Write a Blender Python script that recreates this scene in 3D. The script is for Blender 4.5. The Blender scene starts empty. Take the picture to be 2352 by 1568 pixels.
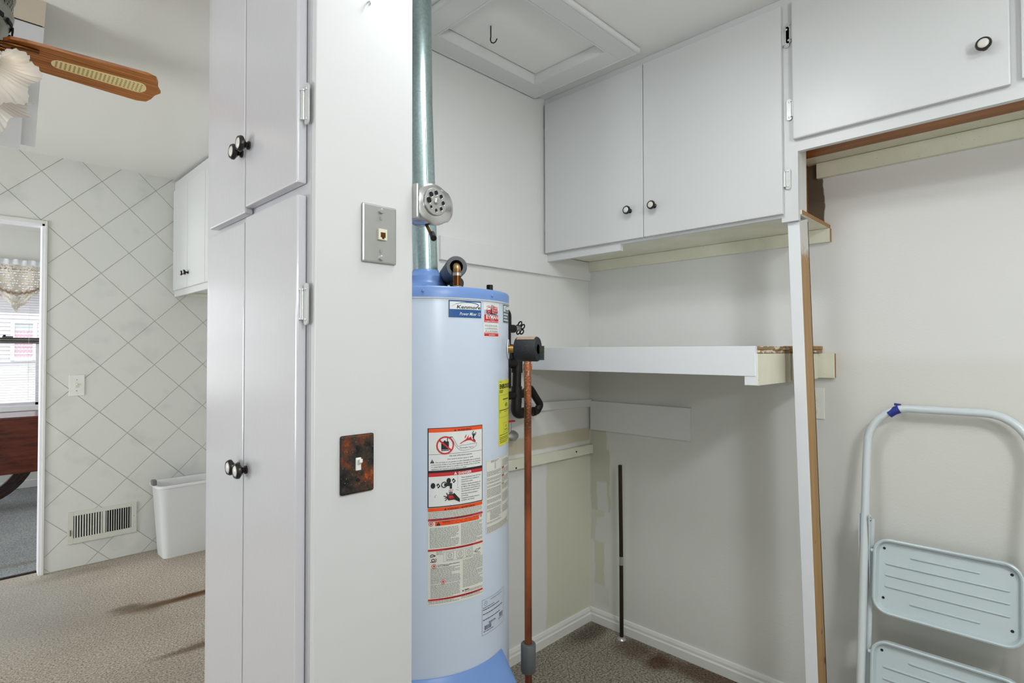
import bpy, bmesh, math, random
from mathutils import Vector, Matrix
random.seed(7)
S = bpy.context.scene
COL = S.collection
PI = math.pi
def R(d): return math.radians(d)

# ------------------------------------------------------------------ camera
cam = bpy.data.objects.new('camera', bpy.data.cameras.new('camera'))
COL.objects.link(cam)
yaw, pit, rol = R(44.6942), R(0.99559), R(-0.11547)
F = Vector((math.cos(pit)*math.cos(yaw), math.cos(pit)*math.sin(yaw), math.sin(pit)))
rr = Vector((math.sin(yaw), -math.cos(yaw), 0)); uu = rr.cross(F)
r2 = rr*math.cos(rol) + uu*math.sin(rol); u2 = uu*math.cos(rol) - rr*math.sin(rol)
M = Matrix((r2, u2, -F)).transposed().to_4x4(); M.translation = Vector((0, 0, 1.352))
cam.matrix_world = M
cam.data.sensor_width = 36; cam.data.lens = 36*1274.12/2352; cam.data.clip_start = .02; cam.data.clip_end = 200
S.camera = cam
# ------------------------------------------------------------------ world, lights, exposure
S.view_settings.view_transform = 'Standard'; S.view_settings.look = 'None'
S.view_settings.gamma = 1; S.view_settings.use_curve_mapping = False
S.view_settings.exposure = 0.0
W = bpy.data.worlds.new('sky'); S.world = W; W.use_nodes = True
W.node_tree.nodes['Background'].inputs[0].default_value = (.86, .92, 1, 1)
W.node_tree.nodes['Background'].inputs[1].default_value = 1.5
def lamp(name, typ, loc, power, color, size=.3, size_y=None, aim=None, spread=None):
    d = bpy.data.lights.new(name, typ); d.energy = power; d.color = color
    if typ == 'AREA':
        d.size = size
        if size_y: d.shape = 'RECTANGLE'; d.size_y = size_y
        else: d.shape = 'DISK'
        if spread: d.spread = R(spread)
    elif typ == 'POINT': d.shadow_soft_size = size
    elif typ == 'SUN': d.angle = size
    o = bpy.data.objects.new(name, d); COL.objects.link(o); o.location = loc
    if aim is not None: o.rotation_euler = (Vector(aim)-Vector(loc)).to_track_quat('-Z', 'Y').to_euler()
    return o
lamp('sun', 'SUN', (0, 10, 10), 3.0, (1, .97, .93), .03, aim=(3, 18, 0))
lamp('alcove_fill_light', 'AREA', (.96, .76, 2.455), 7.6, (.93, .965, 1), .34, aim=(.96, .76, 0))  # added unseen lamp that lifts the brightness of the alcove
lamp('ceiling_lamp_light', 'AREA', (.50, -.90, 2.455), 27, (.93, .965, 1), .36, aim=(.50, -.90, 0))
lamp('ceiling_bounce_fill', 'AREA', (.0, -1.3, 1.75), 24, (.93, .965, 1), .35, aim=(.2, -1.0, 2.5))  # added upward fill, stands for light bounced off the ceiling
lamp('south_fill_light', 'AREA', (-.2, -2.35, 1.4), 3, (.91, .96, 1), 2.2, 1.7, aim=(.2, 0, 2.6))  # added weak fill in front of a plain wall, no window there
lamp('west_fill_light', 'AREA', (-2.35, .2, 1.4), 21, (.91, .96, 1), 1.8, 1.6, aim=(0, .4, 2.8))  # added broad fill from the left, on a wall without a window
lamp('kitchen_fill_light', 'AREA', (-2.35, 3.1, 1.4), 86, (.92, .96, 1), 1.5, 1.4, aim=(0, 3.1, 1.9))  # added fill that brightens the kitchen, no window built behind it
lamp('front_room_side_fill', 'AREA', (-2.5, 5.9, 1.5), 60, (.93, .97, 1), 1.5, 1.3, aim=(0, 6.1, 1.3))  # added fill that brightens the front room's far wall and floor
lamp('front_room_window_light', 'AREA', (-1.5, 7.1, 1.5), 12, (.92, .96, 1), 1.5, 1.3, aim=(-.5, 5, .8))
for p in ((.115, 1.955, 2.09), (.115, 2.20, 2.07)):
    lamp('fan_bulb_light', 'POINT', p, .05, (1, .86, .68), .03)

# ------------------------------------------------------------------ materials
MAT = {}
def srgb(c):
    return tuple(((x/255)/12.92 if x/255 <= .04045 else ((x/255+.055)/1.055)**2.4) for x in c)+(1,)
class NT:
    def __init__(s, name):
        s.m = bpy.data.materials.new(name); s.m.use_nodes = True; s.t = s.m.node_tree
        s.b = s.t.nodes['Principled BSDF']; s.L = s.t.links; s.co = None
        MAT[name] = s.m
    def n(s, typ, **k):
        x = s.t.nodes.new(typ)
        for a, v in k.items(): setattr(x, a, v)
        return x
    def coord(s):
        if not s.co:
            tc = s.n('ShaderNodeTexCoord'); g = s.n('ShaderNodeNewGeometry')
            s.co = g.outputs['Position']
        return s.co
    def noise(s, scale, detail=3, vec=None, sc=None, rough=.5):
        x = s.n('ShaderNodeTexNoise'); x.inputs['Scale'].default_value = scale
        x.inputs['Detail'].default_value = detail; x.inputs['Roughness'].default_value = rough
        v = vec or s.coord()
        if sc:
            mp = s.n('ShaderNodeMapping'); mp.inputs['Scale'].default_value = sc; s.L.new(v, mp.inputs[0]); v = mp.outputs[0]
        s.L.new(v, x.inputs['Vector']); return x.outputs['Fac']
    def ramp(s, fac, stops):
        x = s.n('ShaderNodeValToRGB'); e = x.color_ramp.elements
        while len(e) < len(stops): e.new(.5)
        for i, (p, c) in enumerate(stops): e[i].position = p; e[i].color = c if len(c) == 4 else srgb(c)
        s.L.new(fac, x.inputs[0]); return x.outputs[0]
    def rng(s, fac, a, b, c=0, d=1):
        x = s.n('ShaderNodeMapRange'); x.inputs[1].default_value = a; x.inputs[2].default_value = b
        x.inputs[3].default_value = c; x.inputs[4].default_value = d; s.L.new(fac, x.inputs[0]); return x.outputs[0]
    def mix(s, fac, a, b, mode='MIX'):
        x = s.n('ShaderNodeMix', data_type='RGBA', blend_type=mode)
        for sock, v in ((x.inputs[0], fac), (x.inputs[6], a), (x.inputs[7], b)):
            if isinstance(v, (int, float)): sock.default_value = v
            elif isinstance(v, tuple): sock.default_value = v if len(v) == 4 else srgb(v)
            else: s.L.new(v, sock)
        return x.outputs[2]
    def math(s, op, a, b=0):
        x = s.n('ShaderNodeMath', operation=op)
        for i, v in enumerate((a, b)):
            if isinstance(v, (int, float)): x.inputs[i].default_value = v
            else: s.L.new(v, x.inputs[i])
        return x.outputs[0]
    def sep(s):
        x = s.n('ShaderNodeSeparateXYZ'); s.L.new(s.coord(), x.inputs[0]); return x.outputs
    def blob(s, cen, scl, rot=0, wob=.25, wscale=9, lo=0., hi=.35):
        """soft stain: spherical gradient about cen with radii scl"""
        nz = s.n('ShaderNodeTexNoise'); nz.inputs['Scale'].default_value = wscale; s.L.new(s.coord(), nz.inputs['Vector'])
        mp = s.n('ShaderNodeMapping', vector_type='TEXTURE'); mp.inputs['Location'].default_value = cen
        mp.inputs['Rotation'].default_value = (0, 0, rot); mp.inputs['Scale'].default_value = scl
        s.L.new(s.coord(), mp.inputs[0])
        ln = s.n('ShaderNodeVectorMath', operation='LENGTH'); s.L.new(mp.outputs[0], ln.inputs[0])
        d = s.math('ADD', ln.outputs['Value'], s.math('MULTIPLY', s.math('SUBTRACT', nz.outputs['Fac'], .5), wob*6))
        return s.rng(s.math('SUBTRACT', 1, d), lo, hi)
    def col(s, v):
        if isinstance(v, tuple): s.b.inputs['Base Color'].default_value = v if len(v) == 4 else srgb(v)
        else: s.L.new(v, s.b.inputs['Base Color'])
    def set(s, rough=None, metal=None, spec=None, **k):
        if rough is not None:
            if isinstance(rough, (int, float)): s.b.inputs['Roughness'].default_value = rough
            else: s.L.new(rough, s.b.inputs['Roughness'])
        if metal is not None: s.b.inputs['Metallic'].default_value = metal
        if spec is not None: s.b.inputs['Specular IOR Level'].default_value = spec
        for a, v in k.items(): s.b.inputs[a].default_value = v
    def bump(s, fac, strength, dist=.002):
        x = s.n('ShaderNodeBump'); x.inputs['Strength'].default_value = strength; x.inputs['Distance'].default_value = dist
        s.L.new(fac, x.inputs['Height']); s.L.new(x.outputs[0], s.b.inputs['Normal'])
def plain(name, c, rough=.5, metal=0, var=.04, scale=30, bump=0, bscale=200, bsc=None, spec=None):
    t = NT(name); c1 = srgb(c); c2 = tuple(max(0, x*(1-var*2)) for x in c1[:3])+(1,)
    t.col(t.mix(t.noise(scale), c1, c2)); t.set(rough, metal, spec)
    if bump: t.bump(t.noise(bscale, 3, sc=bsc), bump)
    return t
plain('wall_paint', (228, 228, 225), .42, var=.012, scale=3, bump=.12, bscale=130)
plain('cabinet_paint', (217, 219, 218), .34, var=.012, scale=4, bump=.10, bscale=40, bsc=(1, 5, .4))
plain('column_paint', (212, 213, 212), .40, var=.01, scale=3, bump=.08, bscale=60)
plain('pantry_paint', (206, 205, 209), .2, var=.008, scale=4, bump=.16, bscale=60, bsc=(1, 6, .5), spec=.6)
plain('ceiling_paint', (244, 243, 238), .5, var=.012, scale=2, bump=.12, bscale=110)
plain('kitchen_ceiling_paint', (233, 232, 226), .3, var=.012, scale=3, bump=.3, bscale=85)
plain('white_paint', (232, 234, 236), .4, var=.015, scale=20, bump=.08, bscale=60)
plain('trim_paint', (228, 228, 222), .35, var=.03, scale=14)
plain('shaft_grey', (196, 198, 202), .6, var=.02)
plain('black_iron', (44, 40, 38), .45, .5, var=.2, scale=60, bump=.2)
plain('dark_pipe', (52, 38, 30), .5, .4, var=.2, scale=40)
plain('foam', (36, 40, 44), .6, var=.2, scale=200, bump=1, bscale=260)
plain('foam_grey', (92, 96, 98), .6, var=.08, scale=40)
plain('steel', (190, 191, 188), .34, .85, var=.05, scale=40)
plain('chrome', (205, 205, 205), .18, 1, var=.05)
plain('screw_steel', (185, 188, 190), .3, .9)
plain('heater_white', (206, 218, 233), .26, var=.01, scale=6, bump=.05, bscale=150)
plain('heater_seam', (232, 236, 244), .3)
plain('heater_blue', (112, 146, 202), .32, var=.02, scale=6)
plain('dark_void', (16, 18, 24), .9)
plain('tile_body', (222, 223, 218), .22, var=.0)
plain('grout', (198, 195, 176), .8, var=.15, scale=10)
plain('ivory', (226, 222, 198), .35)
plain('ivory_white', (238, 238, 230), .35)
plain('knob_black', (40, 38, 36), .25, .2)
plain('knob_white', (225, 222, 214), .25)
plain('hinge_paint', (214, 216, 214), .3, .3, var=.08, scale=60)
plain('ladder_paint', (212, 221, 223), .25, var=.015, scale=10)
plain('ladder_tray', (198, 211, 214), .3, var=.03, scale=8)
plain('blue_tape', (34, 52, 150), .5, var=.15, scale=120)
plain('grille_paint', (222, 222, 212), .35, var=.08, scale=40)
plain('basket_plastic', (228, 230, 230), .38, var=.01)
plain('clip_grey', (120, 120, 120), .5)
plain('brass', (196, 150, 74), .3, .9, var=.1, scale=30)
plain('bronze', (120, 76, 36), .28, .9, var=.15, scale=30)
plain('pewter', (150, 152, 140), .35, .6, var=.08)
plain('shade_glass', (250, 246, 238), .2, var=.01)
MAT['shade_glass'].node_tree.nodes['Principled BSDF'].inputs['Transmission Weight'].default_value = .25
MAT['shade_glass'].node_tree.nodes['Principled BSDF'].inputs['Roughness'].default_value = .35
plain('curtain_white', (236, 238, 244), .8)
plain('cord_tan', (184, 158, 136), .8, var=.2, scale=80)
plain('aluminium_dark', (90, 88, 84), .4, .6)
plain('vinyl_white', (240, 240, 244), .4)
plain('siding', (216, 214, 220), .6, var=.02, scale=1)
plain('pink_cloth', (214, 160, 184), .8, var=.1, scale=3)
plain('soffit_cream', (224, 212, 192), .45, var=.02)  # yellowed white, with dim warm lamp light mixed into the colour
plain('prim_red', (206, 40, 48), .5); plain('prim_orange', (244, 84, 20), .5); plain('prim_black', (30, 28, 28), .5)
plain('prim_white', (232, 234, 230), .45); plain('prim_paper', (226, 226, 214), .5); plain('prim_blue', (22, 84, 146), .4)
plain('prim_yellow', (222, 222, 70), .5); plain('prim_grey', (92, 98, 104), .5); plain('prim_brick', (170, 74, 56), .5)
plain('prim_darkred', (120, 18, 26), .5); plain('prim_sky', (170, 190, 210), .5); plain('prim_green', (150, 160, 60), .5)
plain('prim_slate', (74, 96, 116), .45); plain('prim_body', (204, 216, 230), .3)
# creamy old paint with grime
t = NT('cream_paint'); c = t.mix(t.rng(t.noise(9, 5), .35, .75), (232, 231, 212), (220, 218, 196))
c = t.mix(t.rng(t.noise(160, 2), .72, .76), c, (120, 112, 92)); t.col(c); t.set(.45); t.bump(t.noise(60), .15)
# wall B: same paint, with primer patches and bare corner near the post
t = NT('wall_paint_patched'); X, Y, Z = t.sep()
base = t.mix(t.noise(3), srgb((228, 228, 225)), srgb((224, 224, 220)))
base = t.mix(t.rng(Z, 1.35, 1.30), base, (220, 220, 213))
def band(t, v, a, b, e=.003, wob=0, ws=12):
    if wob: v = t.math('ADD', v, t.math('MULTIPLY', t.math('SUBTRACT', t.noise(ws), .5), wob))
    return t.math('MULTIPLY', t.rng(v, a-e, a+e), t.rng(v, b+e, b-e))
for (y0, y1, z0, z1, cc) in ((1.60, 1.70, .74, .95, (202, 201, 184)), (1.585, 1.70, .56, .86, (200, 199, 182)), (1.62, 1.70, .40, .56, (208, 207, 194)),
                         (1.60, 1.66, .56, .70, (214, 214, 208)), (1.58, 1.67, .40, .53, (216, 216, 210)), (1.62, 1.68, .18, .40, (207, 206, 188)),
                         (1.595, 1.675, .10, .19, (214, 214, 206))):
    mk = t.math('MULTIPLY', band(t, Y, y0, y1, wob=.03), band(t, Z, z0, z1, wob=.04))
    base = t.mix(mk, base, cc)
yy = t.math('ADD', Y, t.math('MULTIPLY', t.math('SUBTRACT', t.noise(7, 4), .5), .05))
mk = t.math('MULTIPLY', t.math('MULTIPLY', t.rng(yy, .622, .626), t.rng(Y, .75, .74)), t.math('MULTIPLY', t.rng(Z, 1.80, 1.82), t.rng(Z, 2.1, 2.05)))
base = t.mix(mk, base, (104, 94, 78))
t.col(base); t.set(.42); t.bump(t.noise(130, 3), .18)
# wall A: old cream lower part with a fresh patch beside the heater
t = NT('wall_paint_old'); X, Y, Z = t.sep()
base = t.mix(t.noise(3), srgb((229, 229, 226)), srgb((225, 225, 220)))
mk = t.math('MULTIPLY', band(t, X, 1.95, 2.30, .005, .04, 6), band(t, Z, -.1, .86, .006, .04))
base = t.mix(mk, base, (214, 214, 194))
mk = t.math('MULTIPLY', band(t, X, 1.3, 2.3), band(t, Z, .90, .965, .004, .02))
base = t.mix(mk, base, (206, 198, 176))
t.col(base); t.set(.42); t.bump(t.noise(110), .12)
# tiles
t = NT('tile'); oi = t.n('ShaderNodeObjectInfo')
c = t.mix(t.rng(t.noise(5, 5), .55, .72), (220, 221, 216), (205, 207, 203)); c = t.mix(t.math('MULTIPLY', oi.outputs['Random'], .25), c, (226, 226, 218))
t.col(c); t.set(.28); t.bump(t.noise(14, 2), .05)
# carpets
def carpet(name, ca, cb, cc, stains):
    t = NT(name)
    n1 = t.noise(115, 5, rough=.88); n2 = t.noise(620, 1)
    c = t.ramp(n1, [(.41, ca), (.5, cb), (.59, cc)])
    c = t.mix(t.rng(n2, .3, .7, .0, .2), c, cb)
    c = t.mix(t.rng(t.noise(1.6, 3), .35, .7, 0, .35), c, ca)
    for cen, scl, rot, colr, w, k in stains:
        c = t.mix(t.math('MULTIPLY', t.blob(cen, scl, rot, w, 10, 0, .6), k), c, colr)
    t.col(c); t.set(.95, spec=.1); t.bump(n1, 1, .006)
carpet('carpet_beige', (122, 110, 95), (204, 192, 176), (246, 236, 220), [
    ((.90, 3.45, 0), (.34, .050, .3), R(-5), (108, 76, 46), .07, .85), ((.98, 3.46, 0), (.16, .028, .3), R(4), (92, 58, 30), .06, .7),
    ((.74, 3.46, 0), (.13, .09, .3), R(-25), (110, 96, 78), .08, .5), ((.66, 3.53, 0), (.10, .05, .3), R(0), (96, 82, 66), .1, .55),
    ((.78, 2.84, 0), (.20, .03, .3), R(-4), (96, 76, 54), .1, .5), ((.95, 2.84, 0), (.30, .06, .3), R(0), (112, 92, 68), .1, .5),
    ((.50, 4.30, 0), (.30, .08, .3), R(0), (122, 108, 90), .1, .28), ((.2, 3.9, 0), (.5, .8, .3), 0, (176, 178, 178), .08, .4)])
carpet('carpet_taupe', (84, 76, 66), (176, 166, 150), (232, 222, 206), [
    ((2.17, 1.26, 0), (.10, .07, .3), 0, (84, 50, 32), .12, .75), ((2.22, 1.02, 0), (.09, .40, .3), 0, (88, 58, 36), .1, .7), ((2.2, 1.4, 0), (.11, .12, .3), 0, (84, 66, 46), .12, .6),
    ((2.2, 1.63, 0), (.25, .08, .3), R(0), (66, 54, 40), .12, .6)])
carpet('carpet_grey', (100, 104, 106), (166, 170, 172), (204, 206, 206), [((.3, 4.75, 0), (1, .05, .3), 0, (120, 112, 96), .1, .5)])
# lace
t = NT('lace'); t.col((232, 222, 206)); t.set(.9)
v = t.n('ShaderNodeTexVoronoi'); v.inputs['Scale'].default_value = 60; t.L.new(t.coord(), v.inputs['Vector'])
a = t.rng(v.outputs['Distance'], .40, .46, .10, 1); t.L.new(t.math('MULTIPLY', t.math('MAXIMUM', a, t.rng(t.noise(30), .56, .62)), .92), t.b.inputs['Alpha'])
# glass
t = NT('window_glass'); t.col((255, 255, 255)); t.set(.02, Alpha=.08)
# galvanised pipe
t = NT('galvanised'); v = t.n('ShaderNodeTexVoronoi'); v.inputs['Scale'].default_value = 130; t.L.new(t.coord(), v.inputs['Vector'])
t.col(t.mix(v.outputs['Distance'], (186, 206, 204), (164, 186, 184))); t.set(.28, .9); t.bump(t.noise(40), .06)
# copper
t = NT('copper_pipe'); n = t.noise(16, 4, sc=(1, 1, .35)); c = t.ramp(n, [(.3, (74, 40, 26)), (.5, (152, 86, 54)), (.7, (188, 108, 68))])
X, Y, Z = t.sep(); c = t.mix(t.math('MULTIPLY', t.rng(Z, 1.05, 1.35), t.rng(t.noise(190, 4), .56, .64)), c, (190, 184, 168))
t.col(c); t.set(.4, .55)
t = NT('old_brass_pipe'); c = t.ramp(t.noise(40, 4), [(.35, (84, 56, 36)), (.55, (150, 112, 66)), (.7, (190, 166, 120))]); t.col(c); t.set(.35, .7)
t = NT('aged_copper'); n = t.noise(34, 6, rough=.65); c = t.ramp(n, [(.38, (30, 28, 28)), (.50, (62, 56, 50)), (.60, (120, 62, 36)), (.70, (186, 96, 46))])
c = t.mix(t.rng(t.noise(300, 2), .70, .74), c, (190, 180, 160)); t.col(c); t.set(.4, .5); t.bump(t.noise(90, 4), .5)
# woods
def wood(name, ca, cb, rough=.5, sc=(1, 1, .06), scale=40, extra=None):
    t = NT(name); n = t.noise(scale, 5, sc=sc, rough=.6); c = t.ramp(n, [(.32, ca), (.68, cb)])
    if extra: c = extra(t, c)
    t.col(c); t.set(rough); t.bump(n, .12)
def post_fade(t, c):
    X, Y, Z = t.sep()
    zz = t.math('ADD', Z, t.math('MULTIPLY', t.math('SUBTRACT', t.noise(60, 3), .5), .10))
    kn = t.n('ShaderNodeTexVoronoi'); kn.inputs['Scale'].default_value = 7; t.L.new(t.coord(), kn.inputs['Vector'])
    c = t.mix(t.rng(kn.outputs['Distance'], .10, .05), c, (96, 62, 36))
    return t.mix(t.rng(zz, 1.655, 1.70), c, (214, 213, 206))
wood('post_wood', (160, 122, 72), (186, 148, 94), .5, extra=post_fade)
wood('raw_edge', (138, 104, 60), (184, 142, 86), .7, sc=(3, .3, 3))
wood('bare_underside', (140, 82, 36), (178, 114, 58), .45, sc=(1, .08, 1), scale=25)
def chipped(t, c): return t.mix(t.rng(t.noise(55, 4, sc=(.5, 1, 2)), .54, .57), c, (214, 208, 190))
wood('chipped_edge', (128, 102, 68), (176, 142, 94), .6, sc=(.2, 1, 3), scale=50, extra=chipped)
wood('blade_wood', (126, 70, 24), (212, 134, 60), .38, sc=(.06, 2.2, 1), scale=75)
wood('table_wood', (62, 24, 18), (120, 56, 40), .25, sc=(.3, 1, 1.6), scale=16)
wood('table_dark', (34, 18, 16), (58, 30, 24), .25, sc=(.3, 1, 1.6), scale=16)
t = NT('cane'); t.col((246, 228, 168)); t.set(.5)
t = NT('lawn'); c = t.ramp(t.noise(3, 8, rough=.7), [(.35, (206, 198, 176)), (.6, (228, 224, 210)), (.75, (240, 238, 230))]); t.col(c); t.set(.95)
t = NT('ink_text'); t.col((70, 76, 84)); t.set(.6)

# ------------------------------------------------------------------ mesh helpers
OFF = {}
def off(p): return OFF.get(p.name, Vector((0, 0, 0))) if p else Vector((0, 0, 0))
def obj(name, bm, mats, parent=None, smooth=False, bevel=0, label=None, kind=None, tri=False):
    if bevel:
        bmesh.ops.bevel(bm, geom=[e for e in bm.edges if len(e.link_faces) == 2 and e.calc_face_angle(0) > R(40)],
                        offset=bevel, segments=2, affect='EDGES', profile=.6)
    if parent: bmesh.ops.translate(bm, verts=bm.verts, vec=-off(parent))
    me = bpy.data.meshes.new(name); bm.to_mesh(me); bm.free()
    if isinstance(mats, str): mats = [mats]
    for m in mats: me.materials.append(MAT[m])
    if smooth:
        for p in me.polygons: p.use_smooth = True
        try: me.set_sharp_from_angle(angle=R(38))
        except Exception: pass
    o = bpy.data.objects.new(name, me); COL.objects.link(o)
    if parent: o.parent = parent; OFF[o.name] = off(parent)
    if label: o['label'] = label
    if kind: o['kind'] = kind
    return o
def thing(name, label, cat, loc, group=None):
    o = bpy.data.objects.new(name, None); o.empty_display_size = .05; COL.objects.link(o); o.location = loc
    o['label'] = label; o['category'] = cat
    if group: o['group'] = group
    OFF[o.name] = Vector(loc); return o
def tag(o, label, cat, group=None):
    o['label'] = label; o['category'] = cat
    if group: o['group'] = group
    return o
def struct(name, bm, mats, **k):
    o = obj(name, bm, mats, **k); o['kind'] = 'structure'; return o
def B(*boxes):
    bm = bmesh.new()
    for b in boxes: addbox(bm, *b)
    return bm
def addbox(bm, x0, x1, y0, y1, z0, z1, mi=0):
    v = [bm.verts.new((x, y, z)) for x in (x0, x1) for y in (y0, y1) for z in (z0, z1)]
    fs = [(0, 1, 3, 2), (4, 6, 7, 5), (0, 4, 5, 1), (2, 3, 7, 6), (0, 2, 6, 4), (1, 5, 7, 3)]
    out = []
    for f in fs:
        fc = bm.faces.new([v[i] for i in f]); fc.material_index = mi; out.append(fc)
    bm.normal_update(); return out
def hexa(bm, vs, mi=0):
    """8 verts ordered as addbox"""
    v = [bm.verts.new(p) for p in vs]; out = []
    for f in [(0, 1, 3, 2), (4, 6, 7, 5), (0, 4, 5, 1), (2, 3, 7, 6), (0, 2, 6, 4), (1, 5, 7, 3)]:
        fc = bm.faces.new([v[i] for i in f]); fc.material_index = mi; out.append(fc)
    bm.normal_update(); return out
def tube(bm, pts, r, seg=16, mi=0, caps=True, rr_=None):
    pts = [Vector(p) for p in pts]; rings = []
    up = None
    for i, p in enumerate(pts):
        d = (pts[min(i+1, len(pts)-1)]-pts[max(i-1, 0)]).normalized()
        if up is None: up = d.orthogonal().normalized()
        up = (up-d*up.dot(d)).normalized(); s = d.cross(up)
        q = rr_[i] if rr_ else r
        rings.append([bm.verts.new(p+(up*math.cos(2*PI*k/seg)+s*math.sin(2*PI*k/seg))*q) for k in range(seg)])
    for a, b in zip(rings, rings[1:]):
        for k in range(seg):
            f = bm.faces.new((a[k], a[(k+1) % seg], b[(k+1) % seg], b[k])); f.material_index = mi
    if caps:
        for rg, rev in ((rings[0], True), (rings[-1], False)):
            f = bm.faces.new(rg[::-1] if rev else rg); f.material_index = mi
    return bm
def T(pts, r, seg=16, **k): return tube(bmesh.new(), pts, r, seg, **k)
def lathe(bm, prof, axis_o, axis_d=(0, 0, 1), seg=32, mi=0, ref=None, rfun=None, closed=False):
    """prof: (radius, height)"""
    d = Vector(axis_d).normalized(); u = Vector(ref).normalized() if ref else d.orthogonal().normalized(); s = d.cross(u); o = Vector(axis_o)
    rings = []
    for j, (r, h) in enumerate(prof):
        if r < 1e-6: rings.append([bm.verts.new(o+d*h)])
        else:
            rings.append([bm.verts.new(o+d*h+(u*math.cos(2*PI*k/seg)+s*math.sin(2*PI*k/seg))*(r if not rfun else rfun(r, j, 2*PI*k/seg))) for k in range(seg)])
    for a, b in zip(rings, rings[1:]):
        for k in range(seg):
            k2 = (k+1) % seg
            if len(a) == 1 and len(b) == 1: continue
            vs = [a[0], b[k2], b[k]] if len(a) == 1 else ([a[k], a[k2], b[0]] if len(b) == 1 else [a[k], a[k2], b[k2], b[k]])
            f = bm.faces.new(vs); f.material_index = mi
    bmesh.ops.recalc_face_normals(bm, faces=bm.faces); return bm
def LT(prof, o, d=(0, 0, 1), seg=32, **k): return lathe(bmesh.new(), prof, o, d, seg, **k)
def fillet(pts, rad, n=8):
    out = [Vector(pts[0])]
    for a, b, c in zip(pts, pts[1:], pts[2:]):
        a, b, c = Vector(a), Vector(b), Vector(c); d1 = (a-b).normalized(); d2 = (c-b).normalized()
        ang = d1.angle(d2); L = rad/math.tan(ang/2); p, q = b+d1*L, b+d2*L
        bis = (d1+d2).normalized(); cen = b+bis*(rad/math.sin(ang/2))
        for i in range(n+1):
            w = (p-cen).slerp(q-cen, i/n) if True else p
            out.append(cen+w.normalized()*rad)
    out.append(Vector(pts[-1])); return out
def extrude_poly(bm, pts2, fn, d0, d1, mi=0):
    a = [bm.verts.new(fn(u, v, d0)) for u, v in pts2]; b = [bm.verts.new(fn(u, v, d1)) for u, v in pts2]
    bm.faces.new(a).material_index = mi; bm.faces.new(b[::-1]).material_index = mi
    n = len(a)
    for i in range(n): bm.faces.new((a[i], b[i], b[(i+1) % n], a[(i+1) % n])).material_index = mi
    bmesh.ops.recalc_face_normals(bm, faces=bm.faces); return bm
def rrect(x0, x1, y0, y1, r, n=5):
    out = []
    for cx, cy, a0 in ((x1-r, y1-r, 0), (x0+r, y1-r, 90), (x0+r, y0+r, 180), (x1-r, y0+r, 270)):
        for i in range(n+1): a = R(a0+90*i/n); out.append((cx+r*math.cos(a), cy+r*math.sin(a)))
    return out
def text_polys(body, size, bold=0, shear=0, align='LEFT'):
    c = bpy.data.curves.new('txt', 'FONT'); c.body = body; c.size = size; c.shear = shear; c.align_x = align
    c.offset = bold*size; c.resolution_u = 2
    o = bpy.data.objects.new('txt', c); dg = bpy.context.evaluated_depsgraph_get()
    me = bpy.data.meshes.new_from_object(o)
    vs = [v.co.copy() for v in me.vertices]; fs = [tuple(p.vertices) for p in me.polygons]
    bpy.data.objects.remove(o); bpy.data.curves.remove(c); bpy.data.meshes.remove(me)
    return vs, fs
def put_text(bm, body, size, fn, mi=0, bold=0, shear=0, align='LEFT', sx=1):
    vs, fs = text_polys(body, size, bold, shear, align)
    nv = [bm.verts.new(fn(v.x*sx, v.y)) for v in vs]
    for f in fs:
        try: bm.faces.new([nv[i] for i in f]).material_index = mi
        except ValueError: pass

# ================================================================== STRUCTURE
XB, YA, YT = 2.284, 1.707, 4.416
CEIL = 2.53
struct('floor', B((-2.5, XB+.1, -2.5, 1.72, -.1, 0)), 'carpet_taupe')
struct('floor', B((-2.5, 1.5, 1.72, 4.50, -.1, 0)), 'carpet_beige')
struct('floor', B((-2.7, 1.5, 4.50, 7.5, -.1, -.002)), 'carpet_grey')
struct('wall_right', B((XB, XB+.1, -2.5, YA+.1, -.1, 2.7)), 'wall_paint_patched')
struct('wall_back', B((.56, XB, YA, YA+.1, 0, 2.7)), 'wall_paint_old')
struct('wall_front', B((-2.5, XB, -2.5, -2.4, 0, 2.7)), 'wall_paint')
struct('wall_left', B((-2.5, -2.4, -2.4, 4.42, 0, 2.7)), 'wall_paint')
struct('wall_kitchen_right', B((1.42, 1.5, YA+.1, YT, 0, 2.7)), 'wall_paint')
bm = bmesh.new()      # alcove ceiling with attic opening
hx0, hx1, hy0, hy1 = 1.235, 1.776, 1.232, 1.615
for b in ((-2.5, hx0, -2.5, 1.75), (hx1, XB+.1, -2.5, 1.75), (hx0, hx1, -2.5, hy0), (hx0, hx1, hy1, 1.75)):
    addbox(bm, *b, CEIL, CEIL+.1)
struct('ceiling', bm, 'ceiling_paint')
bm = bmesh.new(); hexa(bm, [(-2.5, 1.75, CEIL), (-2.5, 1.75, 2.7), (-2.5, 4.42, 2.562), (-2.5, 4.42, 2.7), (1.5, 1.75, CEIL), (1.5, 1.75, 2.7), (1.5, 4.42, 2.562), (1.5, 4.42, 2.7)])
struct('ceiling', bm, 'kitchen_ceiling_paint')
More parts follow.
